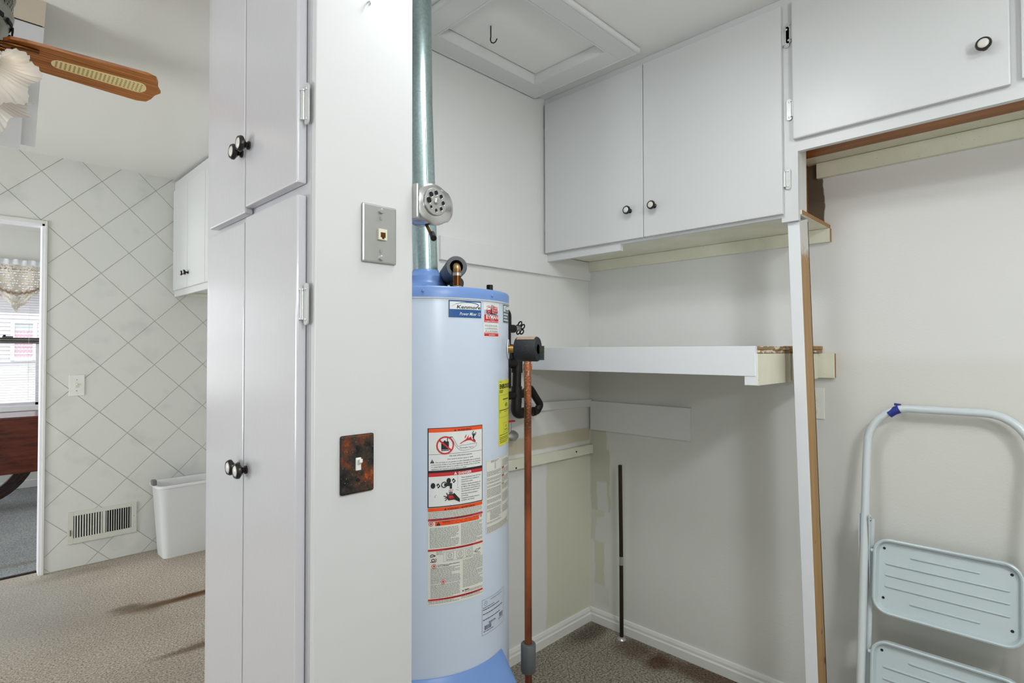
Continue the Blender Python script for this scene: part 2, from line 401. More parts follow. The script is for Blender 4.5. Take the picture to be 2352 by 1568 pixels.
# far (tiled) wall with a doorway
DX0, DX1, DZ = -.62, .395, 2.135
WT = .085
bm = B((-2.5, DX0, YT+.0025, YT+WT, 0, 2.7), (DX1, 1.5, YT+.0025, YT+WT, 0, 2.7), (DX0, DX1, YT+.0025, YT+WT, DZ, 2.7))
tw = struct('wall_tiled', bm, 'grout')
def clip(poly, a, b, c):   # keep a*x+b*y<=c
    out = []
    for i in range(len(poly)):
        p, q = poly[i], poly[(i+1) % len(poly)]; dp, dq = a*p[0]+b*p[1]-c, a*q[0]+b*q[1]-c
        if dp <= 0: out.append(p)
        if dp*dq < 0: s = dp/(dp-dq); out.append((p[0]+s*(q[0]-p[0]), p[1]+s*(q[1]-p[1])))
    return out
G = .0016*1.414
ex = DX1+.016; ez = DZ+.022
cells = {}
for j in range(-1, 19):
    for i in range(-6, 8):
        cx = .2255+.3015*i+(.15075 if j % 2 else 0); cz = 2.31-.1495*j+.1495   # tile centres sit between lattice nodes
        cells[(i, j)] = (cx, cz)
tile_mesh = None
for (i, j), (cx, cz) in cells.items():
    hw, hh = .15075-G, .1495-G
    full = [(cx-hw, cz), (cx, cz-hh), (cx+hw, cz), (cx, cz+hh)]
    full = clip(clip(clip(clip(full, -1, 0, 1.2), 1, 0, 1.419), 0, 1, 2.562), 0, -1, -.004)
    if len(full) < 3: continue
    pieces = []
    if max(p[0] for p in full) > ex: pieces.append(clip(full, -1, 0, -ex))
    l = clip(full, 1, 0, ex)
    if len(l) >= 3:
        pieces.append(clip(l, 0, -1, -ez))
        l2 = clip(clip(full, 1, 0, DX0-.02), 0, 1, ez); pieces.append(l2)
    pieces = [p for p in pieces if len(p) >= 3]
    if not pieces: continue
    whole = len(pieces) == 1 and len(pieces[0]) == 4 and abs(max(p[0] for p in pieces[0])-min(p[0] for p in pieces[0])-2*hw) < 1e-6 and abs(max(p[1] for p in pieces[0])-min(p[1] for p in pieces[0])-2*hh) < 1e-6
    if whole and tile_mesh:
        o = bpy.data.objects.new('tile', tile_mesh); COL.objects.link(o); o.parent = tw; o.location = (cx, YT, cz); continue
    bm = bmesh.new(); ox, oz = (cx, cz) if whole else (0, 0)
    for p in pieces: extrude_poly(bm, [(a-ox, b-oz) for a, b in p], lambda u, v, d: (u, d, v), 0 if whole else YT, .003 if whole else YT+.003)
    o = obj('tile', bm, 'tile', tw)
    if whole: tile_mesh = o.data; o.location = (cx, YT, cz)
# doorway lining and thin casing
struct('trim_1', B((DX1-.012, DX1, YT-.004, YT+WT+.004, 0, DZ), (DX0, DX0+.012, YT-.004, YT+WT+.004, 0, DZ), (DX0, DX1, YT-.004, YT+WT+.004, DZ-.012, DZ)), 'vinyl_white')
struct('trim_2', B((DX1, DX1+.014, YT-.012, YT+.01, 0, DZ+.02), (DX0-.02, DX0, YT-.012, YT+.01, 0, DZ+.02), (DX0, DX1, YT-.012, YT+.01, DZ, DZ+.02)), 'trim_paint', bevel=.003)
struct('trim_3', B((DX0, DX1-.012, 4.487, 4.512, -.003, .008)), 'black_iron', bevel=.003)
# front room beyond the doorway, window walls
YF = 7.36
W1 = (-.40, .665, .80, 2.235); W2 = (-2.05, -.98, .80, 2.235)
struct('wall_far', B((-2.7, W2[0], YF, YF+.14, 0, 2.7), (W2[1], W1[0], YF, YF+.14, 0, 2.7), (W1[1], 1.5, YF, YF+.14, 0, 2.7),
    (W2[0], W2[1], YF, YF+.14, 0, W2[2]), (W1[0], W1[1], YF, YF+.14, 0, W1[2]), (W2[0], W2[1], YF, YF+.14, W2[3], 2.7), (W1[0], W1[1], YF, YF+.14, W1[3], 2.7)), 'wall_paint')
struct('wall_far_right', B((1.42, 1.5, YT+WT, YF, 0, 2.7)), 'wall_paint')
struct('wall_far_left', B((-2.7, -2.6, YT+WT, YF, 0, 2.7)), 'wall_paint')
struct('ceiling', B((-2.7, 1.5, YT+WT, YF+.14, 2.56, 2.7)), 'ceiling_paint')
struct('baseboard_far', B((-2.6, 1.42, YF-.015, YF, 0, .075)), 'white_paint', bevel=.004)
def window(nm, w, full):
    x0, x1, z0, z1 = w; zm = 1.468
    fr = struct(nm, B((x0, x0+.035, YF-.015, YF+.10, z0, z1), (x1-.035, x1, YF-.015, YF+.10, z0, z1), (x0, x1, YF-.015, YF+.10, z1-.03, z1), (x0-.02, x1+.02, YF-.035, YF+.10, z0-.03, z0+.02)), 'vinyl_white', bevel=.003)
    obj('meeting_rail', B((x0+.035, x1-.035, YF+.04, YF+.07, zm-.030, zm+.028)), 'aluminium_dark', fr, label='dark metal meeting rail')
    obj('sash', B((x0+.035, x1-.035, YF+.05, YF+.075, z0+.02, z0+.05), (x1-.06, x1-.035, YF+.05, YF+.075, z0+.02, zm)), 'vinyl_white', fr)
    obj('pane', B((x0+.035, x1-.035, YF+.072, YF+.076, z0+.02, zm-.03)), 'window_glass', fr)
    obj('pane', B((x0+.035, x1-.035, YF+.084, YF+.088, zm+.028, z1-.03)), 'window_glass', fr)
    if full:
        obj('sash_lock', B((x0+.75, x0+.83, YF+.02, YF+.05, zm+.028, zm+.042), (x0+.755, x0+.775, YF+.0, YF+.04, zm+.038, zm+.055)), 'black_iron', fr, bevel=.004)
    bl = thing('window_blind', 'white slatted window blind', 'blind', ((x0+x1)/2, YF, z1-.03), 'blinds in the far room')
    bl['label'] = 'white slatted blind hanging in the window seen through the doorway' if full else 'white slatted blind in the far-room window left of the doorway view'
    bm = bmesh.new(); z = z1-.06; k = 0
    while z > z0+.05:
        tl = .010 if z > 1.75 else .0015
        hexa(bm, [(x0+.04, YF+.005, z-tl), (x0+.04, YF+.005, z-tl+.001), (x0+.04, YF+.030, z+tl), (x0+.04, YF+.030, z+tl+.001), (x1-.04, YF+.005, z-tl), (x1-.04, YF+.005, z-tl+.001), (x1-.04, YF+.030, z+tl), (x1-.04, YF+.030, z+tl+.001)])
        z -= .025; k += 1
    obj('slat', bm, 'vinyl_white', bl, kind='stuff')
    obj('head_rail', B((x0+.04, x1-.04, YF, YF+.03, z1-.055, z1-.03)), 'vinyl_white', bl)
    [obj('ladder_cord', B((q, q+.002, YF+.003, YF+.005, z0+.05, z1-.06)), 'vinyl_white', bl) for q in (x1-.12, x0+.12)]
window('window_1', W1, True); window('window_2', W2, False)
# skirting in the alcove: two-step profile
def skirt(name, run):
    bm = bmesh.new()
    prof = [(0, 0), (.014, 0), (.014, .036), (.010, .042), (.010, .052), (.006, .064), (0, .066)]
    extrude_poly(bm, prof, run[0], run[1], run[2]); return struct(name, bm, 'trim_paint')
skirt('baseboard_right', (lambda u, v, d: (XB-u, d, v), -2.4, YA))
skirt('baseboard_back', (lambda u, v, d: (d, YA-u, v), .70, XB-.014))
# recess, panel and frame of the attic hatch
struct('trim_4', B((hx0+.0005, hx0+.008, hy0+.0005, hy1-.0005, CEIL-.0215, CEIL+.050), (hx1-.008, hx1-.0005, hy0+.0005, hy1-.0005, CEIL-.0215, CEIL+.050),
                   (hx0+.008, hx1-.008, hy0+.0005, hy0+.008, CEIL-.0215, CEIL+.050), (hx0+.008, hx1-.008, hy1-.008, hy1-.0005, CEIL-.0215, CEIL+.050)), 'wall_paint')
hp = thing('attic_hatch', 'white painted attic hatch panel recessed in the alcove ceiling', 'hatch', (1.5, 1.42, CEIL+.03))
obj('panel', B((hx0+.010, hx1-.0105, hy0+.010, hy1-.0125, CEIL+.022, CEIL+.040)), 'ceiling_paint', hp)
obj('dark_gap', B((hx0+.009, hx1-.0085, hy0+.009, hy1-.0085, CEIL+.041, CEIL+.048)), 'dark_void', hp)
bm = bmesh.new()
def fr_board(x0, x1, y0, y1): addbox(bm, x0, x1, y0, y1, CEIL-.022, CEIL-.0005)
fr_board(hx0-.085, hx1+.083, hy1+.0, YA-.018); fr_board(hx0-.085, hx1+.083, hy0-.075, hy0); fr_board(hx0-.085, hx0, hy0, hy1); fr_board(hx1, hx1+.083, hy0, hy1)
obj('frame', bm, 'wall_paint', hp, bevel=.002)
bm = bmesh.new(); fx0, fx1, fy0, fy1 = hx0-.09, hx1+.088, hy0-.08, YA-.013
for a, b in (((fx0, fy0), (fx1, fy0)), ((fx1, fy0), (fx1, fy1)), ((fx1, fy1), (fx0, fy1)), ((fx0, fy1), (fx0, fy0))):
    tube(bm, [(*a, CEIL-.012), (*b, CEIL-.012)], .011, 10)
obj('edge_bead', bm, 'wall_paint', hp, smooth=True)
bm = T([(1.388, 1.480, CEIL+.024), (1.388, 1.480, CEIL-.018), (1.3865, 1.481, CEIL-.030), (1.389, 1.478, CEIL-.040), (1.395, 1.473, CEIL-.042), (1.401, 1.468, CEIL-.036), (1.405, 1.465, CEIL-.025)], .0023, 8)
tag(obj('ceiling_hook', bm, 'black_iron', smooth=True), 'small black wire hook screwed into the attic hatch', 'hook')
# board fixed along the back wall and battens below
tag(obj('wall_batten', B((1.322, XB-.001, YA-.015, YA, 1.706, 1.80)), 'wall_paint', bevel=.002), 'wide white painted board along back wall under the upper cabinet', 'board')
bm = bmesh.new(); hexa(bm, [(1.60, YA-.020, 1.085), (1.60, YA-.020, 1.128), (1.60, YA, 1.085), (1.60, YA, 1.128), (2.278, YA-.02, 1.072), (2.278, YA-.02, 1.108), (2.278, YA, 1.072), (2.278, YA, 1.108)])
tag(obj('wall_batten', bm, 'wall_paint', bevel=.002), 'off-white batten high on back wall behind the copper pipe', 'board')
b = thing('wall_batten', 'cream batten low on back wall with two dark screw heads', 'board', (1.9, YA, .86))
obj('board', B((1.60, XB-.001, YA-.024, YA, .838, .882)), 'cream_paint', b, bevel=.002)
for x, z in ((1.725, .846), (2.145, .862)): obj('screw', LT([(0, .002), (.004, .0015), (.0045, 0)], (x, YA-.024, z), (0, -1, 0), 12), 'black_iron', b)
tag(obj('wall_board', B((XB-.019, XB, 1.155, 1.688, .958, 1.102)), 'wall_paint', bevel=.002), 'wide painted board on right wall under the shelf', 'board')
tag(obj('conduit_rod', B((1.624, 1.636, YA-.012, YA, .12, 1.06)), 'dark_pipe', bevel=.001), 'thin dark strip running down back wall beside the heater', 'strip')

# ================================================================== PANTRY
PX = .468
pn = thing('pantry_cabinet', 'tall shallow glossy white pantry cabinet with four doors', 'cabinet', (.57, 1.27, 0))
obj('side_panel', B((PX, .682, .970, .988, 0, CEIL-.001)), 'column_paint', pn, bevel=.002, label='wide flat white end panel carrying the wall plates')
obj('side_panel', B((PX+.018, .682, 1.562, 1.580, 0, CEIL-.001)), 'pantry_paint', pn)
obj('back_panel', B((.670, .682, .988, 1.562, 0, CEIL-.001)), 'column_paint', pn)
obj('face_frame', B((PX, PX+.018, .988, 1.035, 0, CEIL-.001), (PX, PX+.018, 1.53, 1.579, 0, CEIL-.001), (PX, PX+.018, 1.035, 1.53, 1.60, 1.70), (PX, PX+.018, 1.035, 1.53, 2.45, CEIL-.001), (PX, PX+.018, 1.035, 1.53, 0, .12)), 'pantry_paint', pn)
def knob(o, d, parent, r=.017, L=.028):
    """porcelain insert knob: axis d from base point o"""
    k = obj('knob', LT([(.0, 0), (.009, .0), (.009, .003), (.0055, .006), (.0055, L-.012), (.011, L-.008), (r, L-.003), (r, L+.001), (r*.86, L+.005), (r*.72, L+.005), (r*.72, L+.003), (0, L+.003)], o, d, 28), 'knob_black', parent, smooth=True, label='black knob with a white inset')
    return k
def knob_cap(o, d, parent, r=.017, L=.028):
    obj('knob', LT([(r*.70, L+.0032), (r*.6, L+.0055), (r*.3, L+.007), (0, L+.0074)], o, d, 24), 'knob_white', parent, smooth=True)
def knob2(o, d, parent, r=.017, L=.028):
    """one mesh, two materials"""
    bm = bmesh.new()
    lathe(bm, [(0, 0), (.009, .0), (.009, .003), (.0055, .006), (.0055, L-.012), (.011, L-.008), (r, L-.003), (r, L+.001), (r*.86, L+.005), (r*.72, L+.005), (r*.72, L+.003)], o, d, 28, mi=0)
    lathe(bm, [(r*.715, L+.0032), (r*.6, L+.0055), (r*.3, L+.007), (0, L+.0074)], o, d, 28, mi=1)
    obj('knob', bm, ['knob_black', 'knob_white'], parent, smooth=True, label='black knob with a white inset')
DXF = .448
for (y0, y1, z0, z1, ky, kz) in ((1.004, 1.263, 1.667, 2.47, 1.241, 1.797), (1.267, 1.50, 1.655, 2.47, 1.283, 1.790),
                                 (1.004, 1.263, .10, 1.645, 1.246, 1.099), (1.267, 1.50, .10, 1.636, 1.290, 1.100)):
    d = obj('door', B((DXF, PX-.001, y0, y1, z0, z1)), 'pantry_paint', pn, bevel=.004)
    knob2((DXF, ky, kz), (-1, 0, 0), d, L=.019)
def hinge(parent, p, side, out, mats=('hinge_paint',), h=.075):
    """surface hinge: leaf on frame beside a barrel; out=(axis dir to room), side=dir along the frame"""
    p, s, o = Vector(p), Vector(side), Vector(out); z = Vector((0, 0, 1)); bm = bmesh.new()
    tube(bm, [p+z*(-h*.33), p+z*(h*.33)], .0045, 10); tube(bm, [p+z*(-h*.37), p+z*(-h*.33)], .006, 10); tube(bm, [p+z*(h*.33), p+z*(h*.37)], .006, 10)
    lp = rrect(-.008, .008, -h/2, h/2, .0079, 6); q = p+s*.011-o*.004
    a = [bm.verts.new(q+s*u+z*v) for u, v in lp]; b = [bm.verts.new(q+s*u+z*v+o*.003) for u, v in lp]
    bm.faces.new(a); bm.faces.new(b)
    for i in range(len(a)): bm.faces.new((a[i], a[(i+1) % len(a)], b[(i+1) % len(a)], b[i]))
    for zz in (-h*.36, h*.36): lathe(bm, [(.0035, 0), (.003, .0015), (0, .002)], q+z*zz+o*.003, o, 10)
    bmesh.ops.recalc_face_normals(bm, faces=bm.faces)
    return obj('hinge', bm, list(mats), parent, smooth=True)
for z in (1.813, 1.44, 2.30, .35): hinge(pn, (PX-.010, 1.002, z), (0, -1, 0), (-1, 0, 0), h=.078)
for z in (2.15, 1.768, 1.43, .35): hinge(pn, (PX-.006, 1.504, z), (0, 1, 0), (-1, 0, 0), h=.045)
# wall plates on the end panel
yp = .970
wp = thing('phone_jack_plate', 'brushed steel wall plate with ivory telephone jack', 'wall plate', (.60, yp, 1.585))
obj('plate', B((.561, .639, yp-.006, yp, 1.528, 1.644)), 'steel', wp, bevel=.0035)
bm = B((.594, .613, yp-.012, yp-.006, 1.574, 1.596)); obj('jack', bm, 'ivory', wp, bevel=.001)
obj('jack_opening', B((.598, .609, yp-.0123, yp-.0118, 1.579, 1.589), (.601, .606, yp-.0123, yp-.0118, 1.576, 1.580)), 'bronze', wp)
for z in (1.552, 1.618): obj('screw', LT([(.004, 0), (.0035, .0015), (0, .0018)], (.602, yp-.006, z), (0, -1, 0), 14), 'chrome', wp, smooth=True)
for z in (1.538, 1.632): obj('screw', LT([(.005, 0), (.005, .004), (.004, .005), (0, .005)], (.602, yp-.006, z), (0, -1, 0), 18), 'steel', wp, smooth=True)
wp = thing('light_switch', 'tarnished copper switch plate with white toggle', 'light switch', (.553, yp, 1.136))
obj('plate', B((.517, .588, yp-.006, yp, 1.080, 1.192)), 'aged_copper', wp, bevel=.004)
obj('toggle_frame', B((.547, .558, yp-.0085, yp-.006, 1.124, 1.148)), 'ivory_white', wp, bevel=.0006)
bm = bmesh.new(); hexa(bm, [(.5495, yp-.0085, 1.134), (.5495, yp-.0085, 1.144), (.5495, yp-.018, 1.140), (.5495, yp-.018, 1.147), (.5560, yp-.0085, 1.134), (.5560, yp-.0085, 1.144), (.5560, yp-.018, 1.140), (.5560, yp-.018, 1.147)])
bmesh.ops.recalc_face_normals(bm, faces=bm.faces); obj('toggle', bm, 'ivory_white', wp, bevel=.001)
for z in (1.167, 1.105): obj('screw', LT([(.004, 0), (.0035, .0015), (0, .0018)], (.553, yp-.006, z), (0, -1, 0), 14), 'black_iron', wp, smooth=True)
tag(obj('picture_hook', T([(.575, yp, 2.046), (.575, yp-.006, 2.045), (.575, yp-.009, 2.039), (.573, yp-.008, 2.035)], .0015, 8), 'chrome', smooth=True), 'tiny bent nail hook near top of pantry end panel', 'hook')
# pencil sharpener on the far side of the end panel
ps = thing('pencil_sharpener', 'chrome wall-mounted crank pencil sharpener with hole dial', 'pencil sharpener', (.685, .99, 1.665))
A = Vector((0, -1, 0)); cx, cz = .733, 1.670
obj('mount_plate', B((.682, .690, .955, 1.03, 1.632, 1.706)), 'steel', ps, bevel=.003)
bm = bmesh.new(); lathe(bm, [(0, 0), (.034, 0), (.042, .012), (.044, .05), (.047, .062), (.047, .068), (.040, .072), (.0, .072)], (cx, 1.03, cz), A, 40)
for v in bm.verts:
    if v.co.x < cx: v.co.x = cx+(v.co.x-cx)*.98
    v.co.z = cz+(v.co.z-cz)*.95
    # pointed ear on the right of the cover
    if v.co.y < .975 and v.co.x > cx+.03: v.co.x += .006
obj('body', bm, 'chrome', ps, smooth=True)
bm = bmesh.new(); dc = Vector((cx-.002, .958, cz+.004)); rad = .030; seg = 64
# dial disc with eight holes of different size built as a ring of cells
outer = []
holes = [(R(90-45*i), [.0050, .0044, .0044, .0040, .0032, .0030, .0064, .0056][i]) for i in range(8)]
lathe(bm, [(rad, 0), (rad, .004), (rad*.96, .0055), (rad*.90, .0058)], dc, A, 64, mi=0, ref=(1, 0, 0))
lathe(bm, [(rad*.90, .0058), (0, .0060)], dc, A, 64, mi=0, ref=(1, 0, 0))
for a, hr in holes:
    hc = dc+Vector((math.cos(a)*rad*.63, 0, math.sin(a)*rad*.63))
    lathe(bm, [(0, .0063), (hr, .0063)], hc, A, 20, mi=1); lathe(bm, [(hr, .0062), (hr+.0007, .0068), (hr+.0013, .0060)], hc, A, 20, mi=0)
lathe(bm, [(.0062, .006), (.0062, .0085), (.004, .0105), (0, .011)], dc, A, 20, mi=2)
obj('dial', bm, ['steel', 'dark_void', 'chrome'], ps, smooth=True)
obj('crank', T([(cx-.004, .985, cz-.040), (cx-.006, .97, cz-.058), (cx-.006, .962, cz-.066)], .0035, 10), 'old_brass_pipe', ps, smooth=True)
obj('crank_handle', T([(cx-.004, .964, cz-.064), (cx-.014, .945, cz-.078)], .0065, 14), 'black_iron', ps, smooth=True)
obj('rivet', LT([(.003, 0), (.0025, .003), (0, .004)], (cx+.018, .958, cz+.032), A, 12), 'chrome', ps, smooth=True)

# ================================================================== UPPER CABINETS (right wall)
CX = 1.946; DF = 1.928
lc = thing('wall_cabinet', 'white two-door wall cabinet above the long shelf', 'cabinet', (2.1, 1.15, 1.78))
bm = bmesh.new(); addbox(bm, CX, CX+.02, 1.687, YA-.001, 1.771, CEIL-.001); addbox(bm, CX, CX+.02, .605, .657, 1.779, CEIL-.001)
addbox(bm, CX, CX+.02, .657, 1.687, 2.47, CEIL-.001); addbox(bm, CX, CX+.02, .657, 1.687, 1.794, 1.84)
addbox(bm, CX-.0005, CX+.019, 1.292, 1.70, 1.768, 1.80); addbox(bm, CX, CX+.02, 1.15, 1.20, 1.84, 2.47)
obj('face_frame', bm, 'cabinet_paint', lc)
bm = bmesh.new(); addbox(bm, CX+.02, XB-.001, .600, YA-.001, 1.802, 1.816)
for f in bm.faces: f.material_index = 1 if f.normal.y < -.9 else 0
obj('bottom_panel', bm, ['cream_paint', 'raw_edge'], lc, label='cream underside with a bare sawn end')
bm = bmesh.new(); addbox(bm, XB-.022, XB-.001, .597, YA-.001, 1.752, 1.801)
for f in bm.faces: f.material_index = 1 if f.normal.y < -.9 else 0
obj('wall_cleat', bm, ['cream_paint', 'raw_edge'], lc)
obj('side_panel', B((2.03, XB-.001, .674, .690, 1.816, CEIL-.001)), 'bare_underside', lc)
obj('divider_stud', B((CX+.02, 2.031, .605, .640, 1.80, CEIL-.001)), 'wall_paint', lc)
for (y0, y1, ky, hy, hs) in ((1.174, 1.692, 1.233, 1.694, 1), (.648, 1.171, 1.122, .646, -1)):
    d = obj('door', B((DF, CX-.001, y0, y1, 1.804, 2.498)), 'cabinet_paint', lc, bevel=.003)
    knob2((DF, ky, 1.918), (-1, 0, 0), d)
for z in (2.392, 1.920): hinge(lc, (CX-.007, .645, z), (0, -1, 0), (-1, 0, 0), h=.07)
for z in (2.37, 1.93): hinge(lc, (CX-.005, 1.696, z), (0, 1, 0), (-1, 0, 0), h=.05)
rc = thing('wall_cabinet', 'white wall cabinet at upper right with one big door and a round knob', 'cabinet', (2.1, .1, 2.0))
bm = bmesh.new(); addbox(bm, CX, CX+.02, -.9, .605, 2.006, 2.075); addbox(bm, CX, CX+.02, -.9, .604, 2.47, CEIL-.001); addbox(bm, CX, CX+.02, .04, .095, 2.075, 2.47); addbox(bm, CX, CX+.02, -.9, -.50, 2.075, 2.47)
obj('face_frame', bm, 'cabinet_paint', rc)
bm = bmesh.new(); addbox(bm, CX+.02, 2.186, -.9, .604, 2.05, 2.062, 0); addbox(bm, 2.186, XB-.001, -.9, .673, 2.05, 2.062, 1)
addbox(bm, 2.031, 2.186, .604, .673, 2.05, 2.062, 0)
obj('bottom_panel', bm, ['bare_underside', 'cream_paint'], rc, label='underside of bare brown wood with a painted strip')
obj('wall_cleat', B((XB-.022, XB-.001, -.9, .64, 1.993, 2.049)), 'cream_paint', rc, bevel=.002)
for (y0, y1, z0) in ((.083, .615, 2.043), (-.46, .062, 2.050)):
    d = obj('door', B((DF, CX-.001, y0, y1, z0, 2.498)), 'cabinet_paint', rc, bevel=.004)
    if y0 > 0: knob2((DF, .134, 2.158), (-1, 0, 0), d, r=.0175)
for z in (2.405, 2.148): hinge(rc, (CX-.007, .617, z), (0, 1, 0), (-1, 0, 0), h=.07)
# leaning post
post = thing('wooden_post', 'leaning timber post, white front and bare wood side, under cabinets', 'post', (2.0, .58, 0))
bm = bmesh.new(); x0, x1 = 1.962, 2.045
hexa(bm, [(x0, .559, 0), (x0, .607, 1.778), (x0, .596, 0), (x0, .644, 1.778), (x1, .559, 0), (x1, .607, 1.80), (x1, .596, 0), (x1, .644, 1.80)])
bm.faces.ensure_lookup_table()
bmesh.ops.recalc_face_normals(bm, faces=bm.faces)
for f in bm.faces: f.material_index = 0 if f.normal.x < -.8 else 1
obj('stud', bm, ['white_paint', 'post_wood'], post, bevel=.0015)
bm = bmesh.new(); hexa(bm, [(x1, .5605, 0), (x1, .6085, 1.79), (x1, .594, 0), (x1, .642, 1.79), (x1+.004, .5585, 0), (x1+.004, .6065, 1.79), (x1+.004, .594, 0), (x1+.004, .642, 1.79)])
obj('edge_strip', bm, 'dark_pipe', post)

# ================================================================== SHELF
sh = thing('wall_shelf', 'long deep white shelf with thick front board and cut wooden end', 'shelf', (2.0, 1.2, 1.36))
obj('front_board', B((1.760, 1.779, .677, YA-.002, 1.272, 1.3665)), 'white_paint', sh, bevel=.0015)
obj('shelf_top', B((1.779, XB-.001, .700, YA-.001, 1.343, 1.3655)), 'wall_paint', sh)
obj('end_strip', B((1.781, 2.055, .668, .700, 1.3552, 1.366)), 'chipped_edge', sh, bevel=.0015, label='bare chipped wood strip')
obj('end_strip', B((1.781, 2.055, .670, .700, 1.3435, 1.3545)), 'chipped_edge', sh, bevel=.0015, label='bare chipped wood strip')
obj('end_strip', B((2.07, XB-.001, .630, .700, 1.356, 1.368)), 'raw_edge', sh, bevel=.002)
obj('end_strip', B((2.07, XB-.001, .632, .700, 1.344, 1.355)), 'chipped_edge', sh, bevel=.0015)
bm = bmesh.new(); addbox(bm, 1.762, 2.058, .669, .712, 1.243, 1.3425)
for f in bm.faces: f.material_index = 1 if f.normal.x < -.9 else 0
obj('end_board', bm, ['cream_paint', 'white_paint'], sh, bevel=.002)
obj('end_board', B((2.066, 2.262, .640, .700, 1.247, 1.3425)), 'cream_paint', sh, bevel=.004)
bm = bmesh.new(); addbox(bm, XB-.022, XB-.001, .587, YA-.03, 1.251, 1.3425)
for f in bm.faces: f.material_index = 1 if f.normal.y < -.9 else 0
obj('wall_cleat', bm, ['cream_paint', 'raw_edge'], sh, bevel=.002)
obj('wall_cleat', B((1.78, XB-.023, YA-.022, YA-.001, 1.29, 1.342)), 'cream_paint', sh)
ol = thing('power_outlet', 'white duplex outlet half hidden behind the wooden post', 'outlet', (XB, .66, 1.155))
obj('plate', B((XB-.005, XB, .626, .698, 1.097, 1.213)), 'ivory_white', ol, bevel=.002)
for z in (1.176, 1.128): obj('socket', LT([(.0165, 0), (.0165, .002), (.015, .003), (0, .003)], (XB-.005, .662, z), (-1, 0, 0), 24), 'ivory', ol, smooth=True)
rd = thing('floor_pipe', 'thin dark brown pipe standing up from carpet in the corner', 'pipe', (2.229, 1.485, 0))
obj('shaft', T([(2.229, 1.485, 0), (2.2295, 1.4855, .45), (2.227, 1.487, .813)], .0092, 16), 'dark_pipe', rd, smooth=True)
obj('coupling', T([(2.2292, 1.4852, .345), (2.2294, 1.4854, .385)], .0102, 16), 'steel', rd, smooth=True)
obj('collar', LT([(.022, 0), (.018, .006), (.0095, .012), (0, .012)], (2.229, 1.485, 0), seg=20), 'steel', rd, smooth=True)

# ================================================================== WATER HEATER
HC = Vector((1.052, 1.424, 0)); HR = .261
n0 = Vector((-HC.x, -HC.y, 0)).normalized(); t0 = Vector((-n0.y, n0.x, 0))
if t0.dot(Vector((.703, -.711, 0))) < 0: t0 = -t0
def cylp(th, z, r=HR):
    return HC+(n0*math.cos(th)+t0*math.sin(th))*r+Vector((0, 0, z))
wh = thing('water_heater', 'pale blue-white tank water heater with blue trim and printed labels', 'water heater', (HC.x, HC.y, 0))
obj('tank', LT([(0, .03), (HR-.006, .03), (HR, .036), (HR, 1.4950), (HR+.0025, 1.4960), (HR+.0025, 1.498), (0, 1.498)], HC, seg=96), 'heater_white', wh, smooth=True)
obj('lid', LT([(HR+.002, 1.4985), (HR+.0025, 1.524), (HR-.001, 1.529), (HR-.006, 1.530), (0, 1.530)], HC, seg=96), 'heater_blue', wh, smooth=True)
obj('seam_ring', LT([(HR, 1.4945), (HR+.003, 1.4955), (HR+.004, 1.4985), (HR, 1.4985)], HC, seg=96), 'heater_seam', wh, smooth=True)
obj('base_ring', LT([(0, 0), (HR-.01, 0), (HR-.01, .03), (0, .03)], HC, seg=64), 'heater_blue', wh)
for th, z in ((R(-1.5), 1.515), (R(46), 1.512)):
    c = cylp(th, z, HR+.002); obj('screw', LT([(.0042, 0), (.0042, .0015), (.0025, .003), (0, .003)], c, (c-HC-Vector((0, 0, z))), 14), 'heater_blue', wh, smooth=True)
# burner access shroud near the floor
bm = bmesh.new(); N = 40; rings = []
prof = [(HR+.001, .480), (HR+.006, .478), (.318, .413), (.326, .400), (.327, .385), (.327, .06), (HR+.001, .06)]
for i in range(N+1):
    th = R(-62+(57+62)*i/N); e = min(1, (1-abs(2*i/N-1))*9); e = e**.5
    rings.append([bm.verts.new(cylp(th, z-(.010*(1-e) if k > 1 else 0), HR+.001+(r-HR-.001)*(.80+.20*e))) for k, (r, z) in enumerate(prof)])
for a, b in zip(rings, rings[1:]):
    for k in range(len(prof)-1): bm.faces.new((a[k], a[k+1], b[k+1], b[k]))
bm.faces.new(rings[0]); bm.faces.new(rings[-1][::-1]); bmesh.ops.recalc_face_normals(bm, faces=bm.faces)
obj('access_shroud', bm, 'heater_blue', wh, smooth=True)
# draft hood + flue
obj('draft_hood', LT([(.0385, 1.607), (.0405, 1.607), (.0415, 1.602), (.050, 1.593), (.060, 1.585), (.0625, 1.574), (.0635, 1.566), (.072, 1.556), (.090, 1.5495), (.092, 1.5485), (.089, 1.548), (.060, 1.560)], HC, seg=64), 'heater_blue', wh, smooth=True)
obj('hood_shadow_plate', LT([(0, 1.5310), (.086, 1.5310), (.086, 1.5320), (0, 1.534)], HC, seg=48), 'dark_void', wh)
for k in range(4):
    a = R(-3+90*k); c = cylp(a, 0, .086); d = (c-HC).normalized(); s = Vector((-d.y, d.x, 0)); bm = bmesh.new()
    q = [c+s*(-.008)-d*.002, c+s*(-.008)+d*.003, c+s*.008-d*.002, c+s*.008+d*.003]
    hexa(bm, [q[0]+Vector((0, 0, 1.530)), q[0]+Vector((0, 0, 1.552)), q[1]+Vector((0, 0, 1.530)), q[1]+Vector((0, 0, 1.552)), q[2]+Vector((0, 0, 1.530)), q[2]+Vector((0, 0, 1.552)), q[3]+Vector((0, 0, 1.530)), q[3]+Vector((0, 0, 1.552))])
    bmesh.ops.recalc_face_normals(bm, faces=bm.faces); obj('hood_leg', bm, 'heater_blue', wh)
fl = thing('flue_pipe', 'galvanised metal flue pipe rising from heater to ceiling', 'pipe', (HC.x, HC.y, 1.6))
top = HC+Vector((-.0135, .0135, 2.172))
low = HC+Vector((0, 0, 1.6005))
obj('lower_section', T([low, top], .0388, 48), 'galvanised', fl, smooth=True)
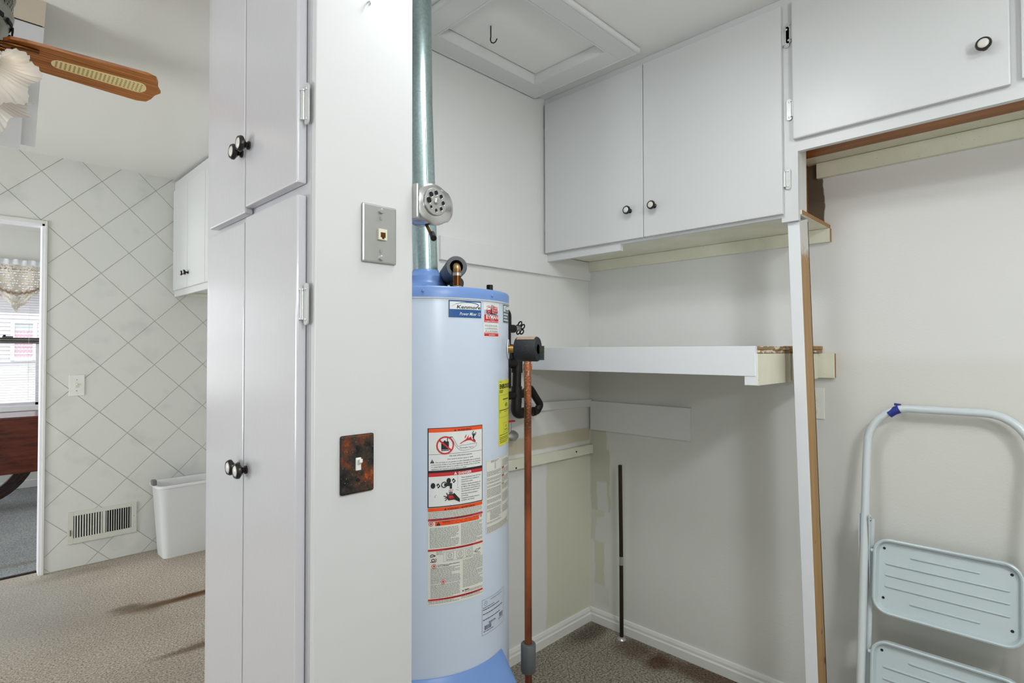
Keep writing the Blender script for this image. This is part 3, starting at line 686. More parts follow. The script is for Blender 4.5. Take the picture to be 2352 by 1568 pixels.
obj('upper_section', T([top-Vector((0, 0, .012)), Vector((top.x-.003, top.y+.003, CEIL-.001))], .0398, 48), 'galvanised', fl, smooth=True)
sd = cylp(R(22), 0, .0392)-HC
obj('seam', T([low+sd, top+sd], .0016, 8), 'galvanised', fl, smooth=True)
# cold/hot fittings on the lid
cp = thing('copper_riser', 'copper riser and elbow entering a grey foam pipe sleeve on the heater', 'pipe', (1.002, 1.209, 1.53))
o0 = Vector((1.002, 1.209, 1.5305)); fd = Vector((math.cos(R(57.6)), math.sin(R(57.6)), 0))
o1 = Vector((1.002, 1.209, 1.593))
obj('nipple', T([o0, o0+Vector((0, 0, .034))], .0110, 20), 'bronze', cp, smooth=True)
obj('flange', LT([(.017, 0), (.016, .003), (.011, .006), (0, .006)], o0, seg=20), 'steel', cp, smooth=True)
obj('solder_ring', T([o0+Vector((0, 0, .034)), o0+Vector((0, 0, .042))], .0122, 20), 'steel', cp, smooth=True)
obj('elbow', T(fillet([o0+Vector((0, 0, .040)), o1, o1+fd*.12], .016, 8), .0110, 20), 'old_brass_pipe', cp, smooth=True)
bm = bmesh.new(); f0 = o1+fd*.013; Lf = .20
lathe(bm, [(.0190, .002), (.0190, 0), (.028, 0), (.0305, .003), (.0305, Lf), (.012, Lf)], f0, fd, 32)
lathe(bm, [(.0190, .002), (.0190, Lf*.5), (.0, Lf*.5)], f0, fd, 32)
obj('foam_sleeve', bm, 'foam_grey', cp, smooth=True)
tag(obj('foam_sleeve', T([o1+fd*.10+Vector((.012, -.006, -.036)), o1+fd*.20+Vector((.016, -.010, -.052))], .020, 20), 'foam', smooth=True), 'short black foam pipe sleeve behind the copper riser on heater', 'pipe insulation')
cap = obj('pipe_cap', LT([(.0155, 1.5305), (.0150, 1.5345), (.0115, 1.5350), (.0115, 1.560), (.0095, 1.562), (0, 1.562)], (1.199, 1.285, 0), seg=6), 'black_iron'); tag(cap, 'dark square plug on top of the heater lid', 'cap')
# relief valve, foam sleeve, discharge pipe
vd = Vector((.634, -.775, 0)).normalized(); z0 = 1.358
ps_ = cylp(0, 0); a0 = HC+vd*HR+Vector((0, 0, z0)); a1 = HC+vd*.322+Vector((0, 0, z0))
obj('escutcheon', LT([(.031, 0), (.030, .0025), (.020, .003), (.017, .001), (.0125, -.002)], a0+Vector((0, 0, 0)), vd, 40), 'heater_white', wh, smooth=True)
dp = thing('relief_pipe', 'tall copper discharge pipe with brass nipple beside heater', 'pipe', (a1.x, a1.y, 0))
obj('nipple', T([a0-vd*.012, a1], .0112, 20), 'brass', dp, smooth=True)
obj('hole_ring', LT([(.0135, .0005), (.019, .0008), (.019, -.003)], a0, vd, 32), 'bronze', dp, smooth=True)
obj('down_pipe', T([a1+Vector((0, 0, -.004)), (a1.x, a1.y, .012)], .0112, 24), 'copper_pipe', dp, smooth=True)
obj('coupling', T([(a1.x, a1.y, 1.312), (a1.x, a1.y, 1.292)], .0138, 24), 'copper_pipe', dp, smooth=True)
bm = bmesh.new(); q0 = a1-vd*.038; Lq = .084
q0 = a1-Vector((.703, -.711, 0))*.034
vq = Vector((.703, -.711, 0)).normalized(); vq = (vq*.93+Vector((-.71, -.70, 0))*.36).normalized(); q0 = a1-vq*.034
lathe(bm, [(.012, 0), (.036, 0), (.038, .003), (.038, .066), (.036, .069), (.015, .069)], q0, vq, 40)
fs = obj('foam_sleeve', bm, 'foam', smooth=True); tag(fs, 'black foam sleeve with brown tape around valve at heater side', 'pipe insulation')
# brown tape strip on its crown
bm = bmesh.new(); s_ = Vector((0, 0, 1)).cross(vq)
rows = []
for i in range(9):
    a = R(58+i*9); rows.append([bm.verts.new(q0+vq*h+(Vector((0, 0, 1))*math.sin(a)+s_*math.cos(a))*.0388) for h in (.006, .064)])
for a, b in zip(rows, rows[1:]): bm.faces.new((a[0], a[1], b[1], b[0]))
obj('tape_strip', bm, 'cord_tan', fs, smooth=True, label='brown tape strip')
tagm = obj('valve_tag', B((a1.x+.030, a1.x+.032, a1.y-.042, a1.y-.022, z0-.034, z0+.010)), 'galvanised', fs)
# lower foam sleeve on discharge pipe
bm = bmesh.new(); lathe(bm, [(.0116, 0), (.021, 0), (.023, .003), (.023, .083), (.021, .086), (.0116, .086)], (a1.x, a1.y, .370), (0, 0, 1), 28)
tag(obj('foam_sleeve', bm, 'foam_grey', smooth=True), 'dark grey foam sleeve low on the copper discharge pipe', 'pipe insulation')
# gas piping behind
gp = thing('gas_piping', 'black iron gas pipes and fittings on back wall behind heater', 'pipe', (1.66, 1.63, 1.2))
Y6 = 1.62
def gpt(*pts): return [Vector((x, Y6 if len(p) < 1 else Y6+p[0], z)) for x, z, *p in pts]
obj('riser', T(gpt((1.612, 1.50), (1.612, 1.20)), .014, 16), 'black_iron', gp, smooth=True)
obj('elbow', T(fillet(gpt((1.55, 1.515), (1.612, 1.515), (1.612, 1.45)), .02, 6), .016, 16), 'black_iron', gp, smooth=True)
obj('tee', T(gpt((1.60, 1.445), (1.650, 1.445)), .017, 16), 'black_iron', gp, smooth=True)
obj('valve_stem', T(gpt((1.650, 1.447), (1.684, 1.447)), .011, 12), 'steel', gp, smooth=True)
bm = bmesh.new(); hc = Vector((1.686, Y6, 1.448))
for k in range(5):
    a = 2*PI*k/5+.3; c = hc+Vector((0, math.cos(a)*.017, math.sin(a)*.019)); pts = [c+Vector((.004*math.sin(2*PI*i/10), math.cos(2*PI*i/10)*.0095, math.sin(2*PI*i/10)*.0095)) for i in range(11)]
    tube(bm, pts, .0030, 8, caps=False)
lathe(bm, [(.006, -.006), (.008, 0), (.006, .006), (0, .007)], hc, (1, 0, 0), 12)
hw = obj('valve_handle', bm, 'black_iron', gp, smooth=True, label='looped round valve handle')
obj('elbow', T(fillet(gpt((1.60, 1.362), (1.655, 1.362), (1.660, 1.31)), .02, 6), .019, 16), 'black_iron', gp, smooth=True)
obj('union', T(gpt((1.60, 1.300), (1.665, 1.300)), .020, 14), 'black_iron', gp, smooth=True)
obj('drop_pipe', T(gpt((1.668, 1.31), (1.664, 1.17)), .0185, 18), 'black_iron', gp, smooth=True)
obj('coupling', T(gpt((1.668, 1.318), (1.667, 1.262)), .0235, 18), 'black_iron', gp, smooth=True)
obj('tee', T(gpt((1.60, 1.168), (1.74, 1.172)), .0165, 16), 'black_iron', gp, smooth=True)
obj('tee', T(gpt((1.665, 1.205), (1.663, 1.135)), .0225, 18), 'black_iron', gp, smooth=True)
obj('lower_elbow', T(fillet(gpt((1.662, 1.135), (1.660, 1.090), (1.72, 1.092)), .022, 6), .0225, 18), 'black_iron', gp, smooth=True)
obj('loop_pipe', T(fillet(gpt((1.70, 1.092), (1.790, 1.092), (1.812, 1.118), (1.745, 1.195), (1.70, 1.17)), .012, 6), .0160, 16), 'black_iron', gp, smooth=True)
obj('loop_ring', T(gpt((1.762, 1.092), (1.776, 1.092)), .0195, 18), 'dark_pipe', gp, smooth=True)
gv = thing('gas_valve', 'small grey valve with red lever behind the heater', 'valve', (1.66, 1.66, 1.0))
obj('body', LT([(0, 0), (.016, 0), (.024, .02), (.024, .045), (.015, .062), (.008, .066), (0, .066)], (1.64, 1.66, .992), (1, 0, 0), 20), 'steel', gv, smooth=True)
obj('stem', T([(1.662, 1.66, 1.01), (1.662, 1.66, 1.052)], .008, 12), 'steel', gv, smooth=True)
obj('lever', B((1.64, 1.69, 1.652, 1.668, 1.052, 1.058)), 'prim_red', gv, bevel=.002)
obj('supply_pipe', T([(1.648, 1.66, .995), (1.60, 1.66, .995)], .012, 14), 'steel', gv, smooth=True)

# ---- printed labels wrapped on the tank
PAL = ['prim_paper', 'prim_black', 'prim_red', 'prim_orange', 'prim_white', 'prim_blue', 'prim_yellow', 'ink_text', 'prim_grey', 'prim_brick', 'prim_darkred', 'prim_sky', 'prim_green', 'prim_slate', 'prim_body']
PI_ = {n: i for i, n in enumerate(PAL)}
class Label:
    """u metres rightwards from left edge, v metres downwards from top"""
    def __init__(s, name, th, ztop, w, h, paper='prim_paper', label=None, r=.0):
        s.bm = bmesh.new(); s.th = R(th); s.z = ztop; s.w = w; s.h = h; s.name = name; s.lab = label
        s.rect(0, w, 0, h, paper, 0)
    def p(s, u, v, lay): return cylp(s.th+u/HR, s.z-v, HR+.0004+.00022*lay)
    def rect(s, u0, u1, v0, v1, m, lay=1):
        n = max(1, int(abs(u1-u0)/.006)); pr = None
        for i in range(n+1):
            u = u0+(u1-u0)*i/n; c = (s.bm.verts.new(s.p(u, v0, lay)), s.bm.verts.new(s.p(u, v1, lay)))
            if pr: s.bm.faces.new((pr[0], pr[1], c[1], c[0])).material_index = PI_[m]
            pr = c
    def frame(s, u0, u1, v0, v1, t, m, lay=1):
        s.rect(u0, u1, v0, v0+t, m, lay); s.rect(u0, u1, v1-t, v1, m, lay); s.rect(u0, u0+t, v0, v1, m, lay); s.rect(u1-t, u1, v0, v1, m, lay)
    def poly(s, pts, m, lay=2):
        vs = [s.bm.verts.new(s.p(u, v, lay)) for u, v in pts]; s.bm.faces.new(vs).material_index = PI_[m]
    def ring(s, u, v, r0, r1, m, lay=2, n=28, sy=1):
        for i in range(n):
            a, b = 2*PI*i/n, 2*PI*(i+1)/n
            s.poly([(u+r0*math.cos(a), v+sy*r0*math.sin(a)), (u+r1*math.cos(a), v+sy*r1*math.sin(a)), (u+r1*math.cos(b), v+sy*r1*math.sin(b)), (u+r0*math.cos(b), v+sy*r0*math.sin(b))], m, lay)
    def disc(s, u, v, r, m, lay=2, n=24, sy=1): s.poly([(u+r*math.cos(2*PI*i/n), v+sy*r*math.sin(2*PI*i/n)) for i in range(n)], m, lay)
    def line(s, pts, t, m, lay=2):
        for (a, b), (c, d) in zip(pts, pts[1:]):
            L = math.hypot(c-a, d-b) or 1; nx, ny = -(d-b)/L*t/2, (c-a)/L*t/2
            s.poly([(a+nx, b+ny), (c+nx, d+ny), (c-nx, d-ny), (a-nx, b-ny)], m, lay)
    def text(s, body, u, v, size, m='prim_black', bold=0, shear=0, align='LEFT', width=None, lay=3, arc=0):
        sx = 1
        if width:
            vs, _ = text_polys(body, size, bold, shear); ww = max(q.x for q in vs)-min(q.x for q in vs); sx = width/ww
        def fn(x, y):
            if arc: return s.p(u+x, v-y*(1)+arc*(x/.02)**2, lay)
            return s.p(u+x, v-y, lay)
        put_text(s.bm, body, size, fn, PI_[m], bold, shear, align, sx)
    def micro(s, u0, u1, v0, v1, pitch=.0032, m='ink_text', t=.0011, fill=.88, lay=1):
        """rows of unreadably small print: word-length strokes"""
        v = v0
        while v < v1:
            u = u0; end = u1-(random.random()*(u1-u0)*.35 if random.random() < .18 else 0)
            while u < end-.002:
                L = random.uniform(.003, .010); L = min(L, end-u)
                s.rect(u, u+L, v, v+t, m, lay); u += L+random.uniform(.0008, .0016)
            v += pitch
    def tri(s, u, v, h, m='prim_black', fill=None, lay=3):
        s.poly([(u, v), (u+h*.55, v-h), (u+h*1.1, v)], m, lay)
        if fill: s.poly([(u+h*.49, v-h*.72), (u+h*.61, v-h*.72), (u+h*.57, v-h*.28), (u+h*.53, v-h*.28)], fill, lay+1); s.poly([(u+h*.50, v-h*.08), (u+h*.60, v-h*.08), (u+h*.60, v-h*.18), (u+h*.50, v-h*.18)], fill, lay+1)
    def done(s):
        bm = s.bm; return obj(s.name, bm, PAL, wh, label=s.lab)
k = .213/1325      # metres per zoomed pixel (vertical)
Wd = .164
kx = Wd/925        # label: horizontally 95..1020
L = Label('warning_label', 1.2, 1.1455, Wd+.002, .2425, label='white label with orange WARNING and red DANGER bands')
def U(x): return (x-95)*kx
def V(y, x=95): return (y-115)*k   # y given along the left edge
L.rect(0, Wd, 0, V(1440), 'prim_black', 1)
L.rect(U(110), U(1008), V(126), V(190), 'prim_orange', 2)
L.rect(U(110), U(1008), V(190), V(825), 'prim_white', 2)
L.rect(U(110), U(1008), V(866), V(926), 'prim_red', 2)
L.rect(U(110), U(1008), V(926), V(1424), 'prim_white', 2)
L.rect(U(100), U(1015), V(1444), V(1504), 'prim_orange', 2)
L.tri(U(500), V(183), .0062, fill='prim_orange'); L.text('WARNING', U(560), V(184), .0082, bold=.02, width=.043)
L.rect(U(110), U(1008), V(553), V(558), 'prim_black', 3)
# no-petrol-can roundel
cu, cv = U(362), V(410)
L.poly([(cu-.011, cv-.010), (cu+.010, cv-.010), (cu+.010, cv+.015), (cu-.011, cv+.015)], 'prim_black', 3)
L.poly([(cu-.004, cv-.013), (cu+.001, cv-.013), (cu+.001, cv-.009), (cu-.004, cv-.009)], 'prim_black', 3)
L.rect(cu-.010, cu+.009, cv+.0115, cv+.0125, 'prim_white', 4)
L.line([(cu+.006, cv-.009), (cu+.006, cv-.018), (cu+.009, cv-.021), (cu+.020, cv-.021)], .0022, 'prim_black', 4)
L.ring(cu, cv, .0205, .0245, 'prim_red', 5, 36); L.line([(cu-.016, cv-.014), (cu+.016, cv+.014)], .0045, 'prim_red', 5)
vap = [(cu+.020, cv-.021), (cu+.026, cv-.012), (cu+.031, cv-.002), (cu+.036, cv+.006), (cu+.048, cv+.003), (cu+.060, cv+.004), (cu+.074, cv+.002), (cu+.088, cv+.002), (cu+.096, cv+.001), (cu+.094, cv+.009), (cu+.084, cv+.014), (cu+.070, cv+.017), (cu+.055, cv+.018), (cu+.042, cv+.016), (cu+.035, cv+.010), (cu+.028, cv+.002), (cu+.022, cv-.011)]
L.line(vap, .0007, 'prim_black', 4)
L.text('Flammable Vapors', cu+.040, cv+.012, .0052, shear=.2, width=.044, lay=4)
fl0 = (cu+.040, cv-.001)
L.poly([fl0, (cu+.052, cv-.008), (cu+.060, cv-.012), (cu+.070, cv-.024), (cu+.067, cv-.014), (cu+.076, cv-.018), (cu+.080, cv-.009), (cu+.088, cv-.010), (cu+.092, cv-.004), (cu+.092, cv-.001)], 'prim_red', 4)
L.poly([(cu+.056, cv-.018), (cu+.062, cv-.027), (cu+.061, cv-.020), (cu+.057, cv-.014)], 'prim_red', 4)
L.disc(cu+.086, cv-.024, .0028, 'prim_black', 5); L.line([(cu+.086, cv-.022), (cu+.083, cv-.013)], .005, 'prim_black', 5)
L.line([(cu+.083, cv-.020), (cu+.080, cv-.026), (cu+.085, cv-.033)], .0022, 'prim_black', 5); L.line([(cu+.088, cv-.020), (cu+.092, cv-.024), (cu+.092, cv-.029)], .0022, 'prim_black', 5)
L.line([(cu+.083, cv-.013), (cu+.088, cv-.007)], .0022, 'prim_black', 5)
L.text('FIRE AND EXPLOSION HAZARD', U(425), V(605), .0052, width=.068, bold=.01); L.text('Can result in serious injury or death', U(395), V(655), .0052, width=.077, bold=.006)
L.tri(U(130), V(700), .0105, fill='prim_white')
for i, (b, x, w) in enumerate((('Do not store or use gasoline or other flammable vapors and liquids', 215, .134), ('in the vicinity of this or any other appliance. Storage of or use of gasoline', 150, .147),
                          ('or other flammable vapors or liquids in the vicinity of this or any other', 150, .146), ('appliance can result in serious injury or death.', 150, .100))):
    L.text(b, U(x), V(702+37*i), .0050, width=w, bold=.008)
L.tri(U(500), V(915), .0078, 'prim_white', 'prim_red'); L.text('DANGER', U(575), V(916), .0092, 'prim_white', bold=.03, width=.040)
# tap drawing
for (u, v) in ((U(175), V(1075)), (U(415), V(1010))):
    L.disc(u, v, .0062, 'prim_black', 4, sy=1.25); L.poly([(u+.009, v-.002), (u+.014, v-.006), (u+.020, v+.002), (u+.014, v+.008)], 'prim_black', 4); L.disc(u+.014, v+.001, .002, 'prim_white', 5)
u, v = U(345), V(1070); L.ring(u, v, .006, .0085, 'prim_black', 4)
L.line([(u, v), (u+.018, v+.0005)], .008, 'prim_black', 5); L.line([(u+.0185, v-.003), (u+.0185, v+.012)], .0065, 'prim_black', 5)
L.poly([(u+.013, v+.020), (u+.023, v+.020), (u+.025, v+.034), (u+.014, v+.034)], 'prim_grey', 4)
L.text('HOT', u+.0125, v+.019, .0062, 'prim_red', bold=.02)
hx, hv = U(335), V(1270)
L.poly([(hx+.008, hv+.002), (hx+.013, hv-.006), (hx+.024, hv-.004), (hx+.030, hv-.008), (hx+.046, hv+.010), (hx+.046, hv+.019), (hx+.030, hv+.010), (hx+.014, hv+.011)], 'prim_black', 5)
for q in ((hx, hv-.002), (hx+.003, hv+.004), (hx+.004, hv+.011), (hx+.008, hv-.010)): L.line([q, (hx+.014, hv+.002)], .0022, 'prim_black', 5)
L.poly([(hx+.012, hv-.003), (hx+.024, hv-.002), (hx+.028, hv+.002), (hx+.030, hv+.007), (hx+.016, hv+.009)], 'prim_red', 6); L.text('BURN', hx+.015, hv+.008, .0055, 'prim_darkred', bold=.02, lay=7)
L.line([(U(128), V(1240)), (U(560), V(1135)), (U(585), V(1150))], .0006, 'prim_grey', 3); L.line([(U(560), V(930)), (U(560), V(1135))], .0006, 'prim_grey', 3)
L.line([(U(585), V(1190)), (U(545), V(1170)), (U(215), V(1235)), (U(200), V(1265)), (U(450), V(1420))], .0007, 'prim_black', 3)
for i, (b, y, w) in enumerate((('Water temperature over 125\u00b0F can', 985, .063), ('cause severe burns instantly or', 1022, .058), ('death from scalds.', 1060, .036), ('Children, disabled and elderly are', 1105, .063), ('at highest risk of being scalded', 1142, .060),
                          ('See instruction manual before set-', 1180, .062), ('ting temperature at water heater.', 1217, .060), ('Feel water before bathing or', 1262, .053), ('showering.', 1297, .021), ('Temperature limiting valves are', 1337, .059), ('available, see manual.', 1372, .042))):
    L.text(b, U(620), V(y), .0050, width=w, bold=.008)
L.tri(U(345), V(1497), .006, fill='prim_orange'); L.text('WARNING / ADVERTENCIA', U(395), V(1498), .0076, bold=.015, width=.084)
L.micro(U(105), U(1010), V(1520), V(1500)+.029, .0040)
L.done()
# instructions label below
W2_ = .1655
L = Label('instruction_label', 1.2, .9045, W2_, .233, label='cream instruction label with red bands')
kk = .2285/1290   # zoom6: y 200..1490
def V2(y): return (y-200)*kk+.0015
def U2(x): return (x-92)*(W2_/815)
for y0, y1 in ((205, 235), (660, 690), (1405, 1433)): L.rect(.001, W2_-.001, V2(y0), V2(y1), 'prim_red', 1)
L.text('FOR YOUR SAFETY READ BEFORE LIGHTING', U2(140), V2(232), .0055, 'prim_darkred', bold=.03, width=.118)
L.text('LIGHTING INSTRUCTIONS', U2(305), V2(687), .0050, 'prim_darkred', bold=.03, width=.086)
L.text('TO TURN OFF GAS TO APPLIANCE', U2(245), V2(1430), .0050, 'prim_darkred', bold=.03, width=.112)
L.rect(U2(190), U2(835), V2(245), V2(310), 'prim_orange', 1); L.tri(U2(205), V2(308), .0105, fill='prim_orange')
L.text('WARNING:', U2(285), V2(268), .0045, 'prim_darkred', bold=.02); L.micro(U2(400), U2(825), V2(252), V2(262), .004, 'prim_darkred'); L.micro(U2(300), U2(825), V2(276), V2(300), .0042, 'prim_darkred')
def roundel(u, v, r=.0062):
    L.ring(u, v, r*.78, r, 'prim_red', 3, 20); L.poly([(u-r*.3, v-r*.45), (u+r*.3, v-r*.45), (u+r*.35, v+r*.2), (u, v+r*.55), (u-r*.35, v+r*.2)], 'prim_red', 3)
roundel(U2(136), V2(277)); roundel(U2(868), V2(262), .004)
L.micro(U2(120), U2(515), V2(345), V2(640), .0036); L.micro(U2(548), U2(895), V2(330), V2(640), .0036)
L.frame(U2(300), U2(725), V2(712), V2(860), .0005, 'prim_grey', 1)
for i, x in enumerate((388, 535, 665)):
    L.frame(U2(x-52), U2(x+52), V2(730), V2(830), .0006, 'prim_grey', 2); L.ring(U2(x), V2(780), .0048, .0058, 'prim_grey', 2, 20); L.rect(U2(x)-.003, U2(x)+.003, V2(780)-.0004, V2(780)+.0004, 'prim_grey', 2)
    L.micro(U2(x-45), U2(x+45), V2(842), V2(848), .003)
L.line([(U2(740), V2(790)), (U2(800), V2(800)), (U2(860), V2(765)), (U2(780), V2(770)), (U2(770), V2(810)), (U2(850), V2(830))], .0012, 'prim_black', 2)
L.micro(U2(735), U2(865), V2(845), V2(870), .004); L.micro(U2(205), U2(290), V2(700), V2(760), .0036)
L.line([(U2(125), V2(760)), (U2(150), V2(735)), (U2(195), V2(760)), (U2(125), V2(775))], .002, 'prim_black', 2); L.ring(U2(165), V2(825), .003, .0048, 'prim_black', 2, 12); L.line([(U2(125), V2(850)), (U2(200), V2(850)), (U2(205), V2(800))], .0016, 'prim_black', 2)
roundel(U2(176), V2(915)); L.text('STOP! Read the safety information', U2(222), V2(912), .0042, bold=.01, width=.062); L.text('above on this label.', U2(222), V2(930), .0042, bold=.01, width=.032)
L.micro(U2(130), U2(540), V2(950), V2(1120), .0036); L.micro(U2(130), U2(265), V2(1130), V2(1180), .0036); L.micro(U2(330), U2(540), V2(1130), V2(1180), .0036); roundel(U2(296), V2(1160))
L.micro(U2(130), U2(530), V2(1200), V2(1385), .0036); L.micro(U2(575), U2(900), V2(890), V2(1300), .0036)
L.tri(U2(562), V2(1365), .005); L.rect(U2(598), U2(668), V2(1340), V2(1352), 'prim_darkred', 2); L.micro(U2(600), U2(890), V2(1358), V2(1390), .0036)
L.micro(U2(105), U2(520), V2(1445), V2(1470), .0038); L.micro(U2(550), U2(900), V2(1440), V2(1470), .0038)
L.done()
# brand plate
W3 = .107; L = Label('brand_label', 13.2, 1.4935, W3, .0505, 'prim_white', 'blue nameplate with white panel')
L.rect(.0015, W3-.0015, .0015, .049, 'prim_blue', 1); L.rect(.005, W3-.004, .0052, .0262, 'prim_white', 2)
arc = [(.010, .0185), (.022, .012), (.036, .0082), (.052, .0066), (.070, .0066), (.084, .0082), (.094, .0112), (.096, .0135), (.090, .0185)]
for i, ((a, b), (c, d)) in enumerate(zip(arc, arc[1:])):
    L.line([(a, b), (c, d)], .0006+.0006*i if i < 4 else .0022, 'prim_blue', 3)
L.text('Kenmore', .024, .0242, .0135, 'prim_black', bold=.02, shear=.15, width=.077)
L.text('Power Miser 12', .033, .0425, .0125, 'prim_white', bold=.005, shear=.3, width=.068)
L.done()
# plumber's sticker
W4 = .074; L = Label('plumber_sticker', 38.3, 1.4925, W4, .101, 'prim_white', 'white and red plumber sticker with truck and handwriting')
L.rect(.003, W4-.003, .022, .036, 'prim_sky', 1); L.rect(.003, W4-.003, .036, .058, 'prim_red', 1)
for i, ch in enumerate('www.eyman.com'): L.text(ch, .012+.0043*i, .0095+.00011*(i-6)**2, .0048, 'prim_black', bold=.005)
L.poly([(.036, .008), (.066, .012), (.068, .034), (.038, .031)], 'prim_white', 2); L.poly([(.0405, .010), (.0645, .0135), (.0665, .031), (.0405, .0285)], 'prim_red', 3)
L.poly([(.034, .008), (.037, .008), (.039, .031), (.034, .034)], 'prim_black', 2)
L.text('EYMAN', .045, .0178, .0055, 'prim_white', bold=.02, lay=4); L.micro(.043, .064, .021, .026, .003, 'prim_white', lay=4)
L.poly([(.018, .014), (.030, .012), (.034, .020), (.034, .033), (.012, .033), (.011, .025)], 'prim_red', 2); L.poly([(.017, .016), (.029, .015), (.030, .021), (.014, .023)], 'prim_white', 3)
L.disc(.022, .034, .0045, 'prim_black', 4); L.disc(.022, .034, .002, 'prim_white', 5); L.disc(.056, .035, .004, 'prim_black', 4); L.disc(.056, .035, .0015, 'prim_white', 5); L.rect(.028, .052, .031, .0345, 'prim_black', 2)
L.text('EYMAN', .0095, .0475, .0150, 'prim_white', bold=.03, width=.057, lay=4); L.text('Since', .028, .0515, .0040, 'prim_white', shear=.3, width=.018)
L.text('PLUMBING, HEATING & AIR', .006, .0566, .0046, 'prim_white', bold=.02, width=.062)
for v in (.0685, .0765, .0845):
    L.rect(.004, .071, v+.001, v+.0013, 'prim_grey', 2); u = .006
    while u < .060:
        w_ = random.uniform(.004, .010); pts = [(u+w_*i/5, v-.0004-(.0035*random.random() if i % 2 else 0)) for i in range(6)]; L.line(pts, .0006, 'ink_text', 3); u += w_+.002
L.rect(.003, W4-.003, .0875, .0975, 'prim_red', 1); L.micro(.005, W4-.005, .0888, .0900, .003, 'prim_white', lay=2); L.micro(.022, .055, .0930, .0938, .003, 'prim_white', t=.0018, lay=2)
L.done()
L = Label('brand_label', 61.2, 1.493, .080, .056, 'prim_white', 'second blue nameplate turned away to the side')
L.rect(.001, .079, .001, .055, 'prim_slate', 1); L.rect(.005, .075, .004, .022, 'prim_white', 2); L.line([(.010, .016), (.02, .009), (.04, .006)], .0015, 'prim_slate', 3); L.text('Kenmore', .018, .0205, .012, 'prim_black', bold=.02, shear=.15)
for v in (.027, .036, .045): L.micro(.006, .06, v, v+.001, .003, 'prim_white', t=.0045, lay=2)
L.done()
L = Label('energy_label', 54.0, 1.2655, .115, .193, 'prim_yellow', 'yellow energy rating label wrapped on the right side')
L.micro(.006, .022, .004, .0045, .003, 'prim_black'); L.text('ENERGYGUIDE', .006, .0245, .0185, 'prim_black', bold=.03, width=.100)
L.micro(.006, .032, .029, .036, .0032, 'prim_black', t=.0018); L.line([(.006, .044), (.108, .044)], .0005, 'prim_black', 2); L.rect(.030, .090, .056, .0585, 'prim_black', 2)
L.text('4,30', .048, .079, .014, 'prim_black', bold=.01); L.rect(.006, .108, .088, .0900, 'prim_black', 2); L.micro(.006, .016, .092, .098, .003, 'ink_text'); L.micro(.040, .090, .094, .096, .003, 'prim_black')
L.frame(.004, .110, .044, .110, .0005, 'prim_black', 1); L.frame(.034, .106, .128, .155, .0005, 'prim_black', 1); L.text('2 4', .052, .141, .009, 'prim_black', bold=.02); L.micro(.042, .080, .148, .150, .003, 'prim_black', t=.0018)
for v in (.161, .168, .1725, .178, .183): L.micro(.006, .09, v, v+.001, .003, 'prim_black', t=.0016)
L.done()
L = Label('instruction_label', 40.2, 1.041, .150, .208, 'prim_paper', 'cream fine-print label curving round the right side')
L.frame(.002, .148, .002, .206, .0004, 'prim_grey', 1); L.line([(.002, .010), (.148, .010)], .0004, 'prim_grey', 2); L.line([(.002, .030), (.080, .030)], .0004, 'prim_grey', 2); L.line([(.082, .002), (.082, .186)], .0003, 'prim_grey', 2)
L.micro(.022, .064, .004, .008, .003); 
for v in (.012, .016, .0195, .023, .0265): L.rect(.040, .046, v, v+.0012, 'ink_text', 2)
for v0, v1 in ((.033, .045), (.052, .058), (.063, .068), (.073, .077), (.082, .106), (.112, .123), (.128, .137), (.142, .146), (.176, .181)): L.micro(.005, .078, v0, v1, .0028, t=.0010)
L.micro(.018, .076, .148, .172, .0027, t=.0010); L.micro(.005, .135, .189, .203, .0028, t=.0010)
for v, m_ in ((.031, 'prim_brick'), (.054, 'prim_brick'), (.078, 'prim_green')): L.rect(.084, .100, v, v+.0055, m_, 2)
for v0, v1 in ((.010, .030), (.038, .052), (.061, .076), (.085, .097), (.108, .135), (.145, .165)): L.micro(.086, .144, v0, v1, .0028, t=.0010)
L.done()
L = Label('data_label', 36.7, .6535, .111, .099, 'prim_body', 'pale data label outlined in black with bar codes')
L.frame(.0, .111, .0, .099, .0007, 'prim_grey', 1); L.ring(.015, .012, .0058, .0066, 'prim_grey', 2, 20); L.disc(.015, .012, .0014, 'prim_black', 2)
L.micro(.036, .100, .007, .008, .003, 'prim_black', t=.0013); L.micro(.004, .055, .0225, .023, .003, 'prim_black', t=.0016)
for v in (.033, .044, .049, .062, .066): L.line([(.0, v), (.111, v)], .0003, 'prim_grey', 2)
for v in (.028, .040, .056): L.micro(.004, .10, v, v+.001, .003, 'prim_black', t=.0022)
L.micro(.028, .06, .068, .072, .003, 'prim_black', t=.0018)
for (u0, v0, w_) in ((.010, .074, .028), (.080, .064, .022)):
    u = u0
    while u < u0+w_: L.rect(u, u+random.uniform(.0005, .0013), v0, v0+.012, 'prim_black', 2); u += .0021
L.micro(.006, .048, .089, .0895, .003, 'prim_black', t=.0018); L.micro(.074, .106, .079, .0795, .003, 'prim_black', t=.0014)
L.done()
L = Label('brand_label', -14.5, 1.262, .028, .016, 'prim_white', 'small red and white sticker at the left edge')
L.poly([(.014, .008), (.026, .002), (.027, .010)], 'prim_red', 2); L.micro(.004, .026, .012, .0125, .003, 'ink_text')
L.done()

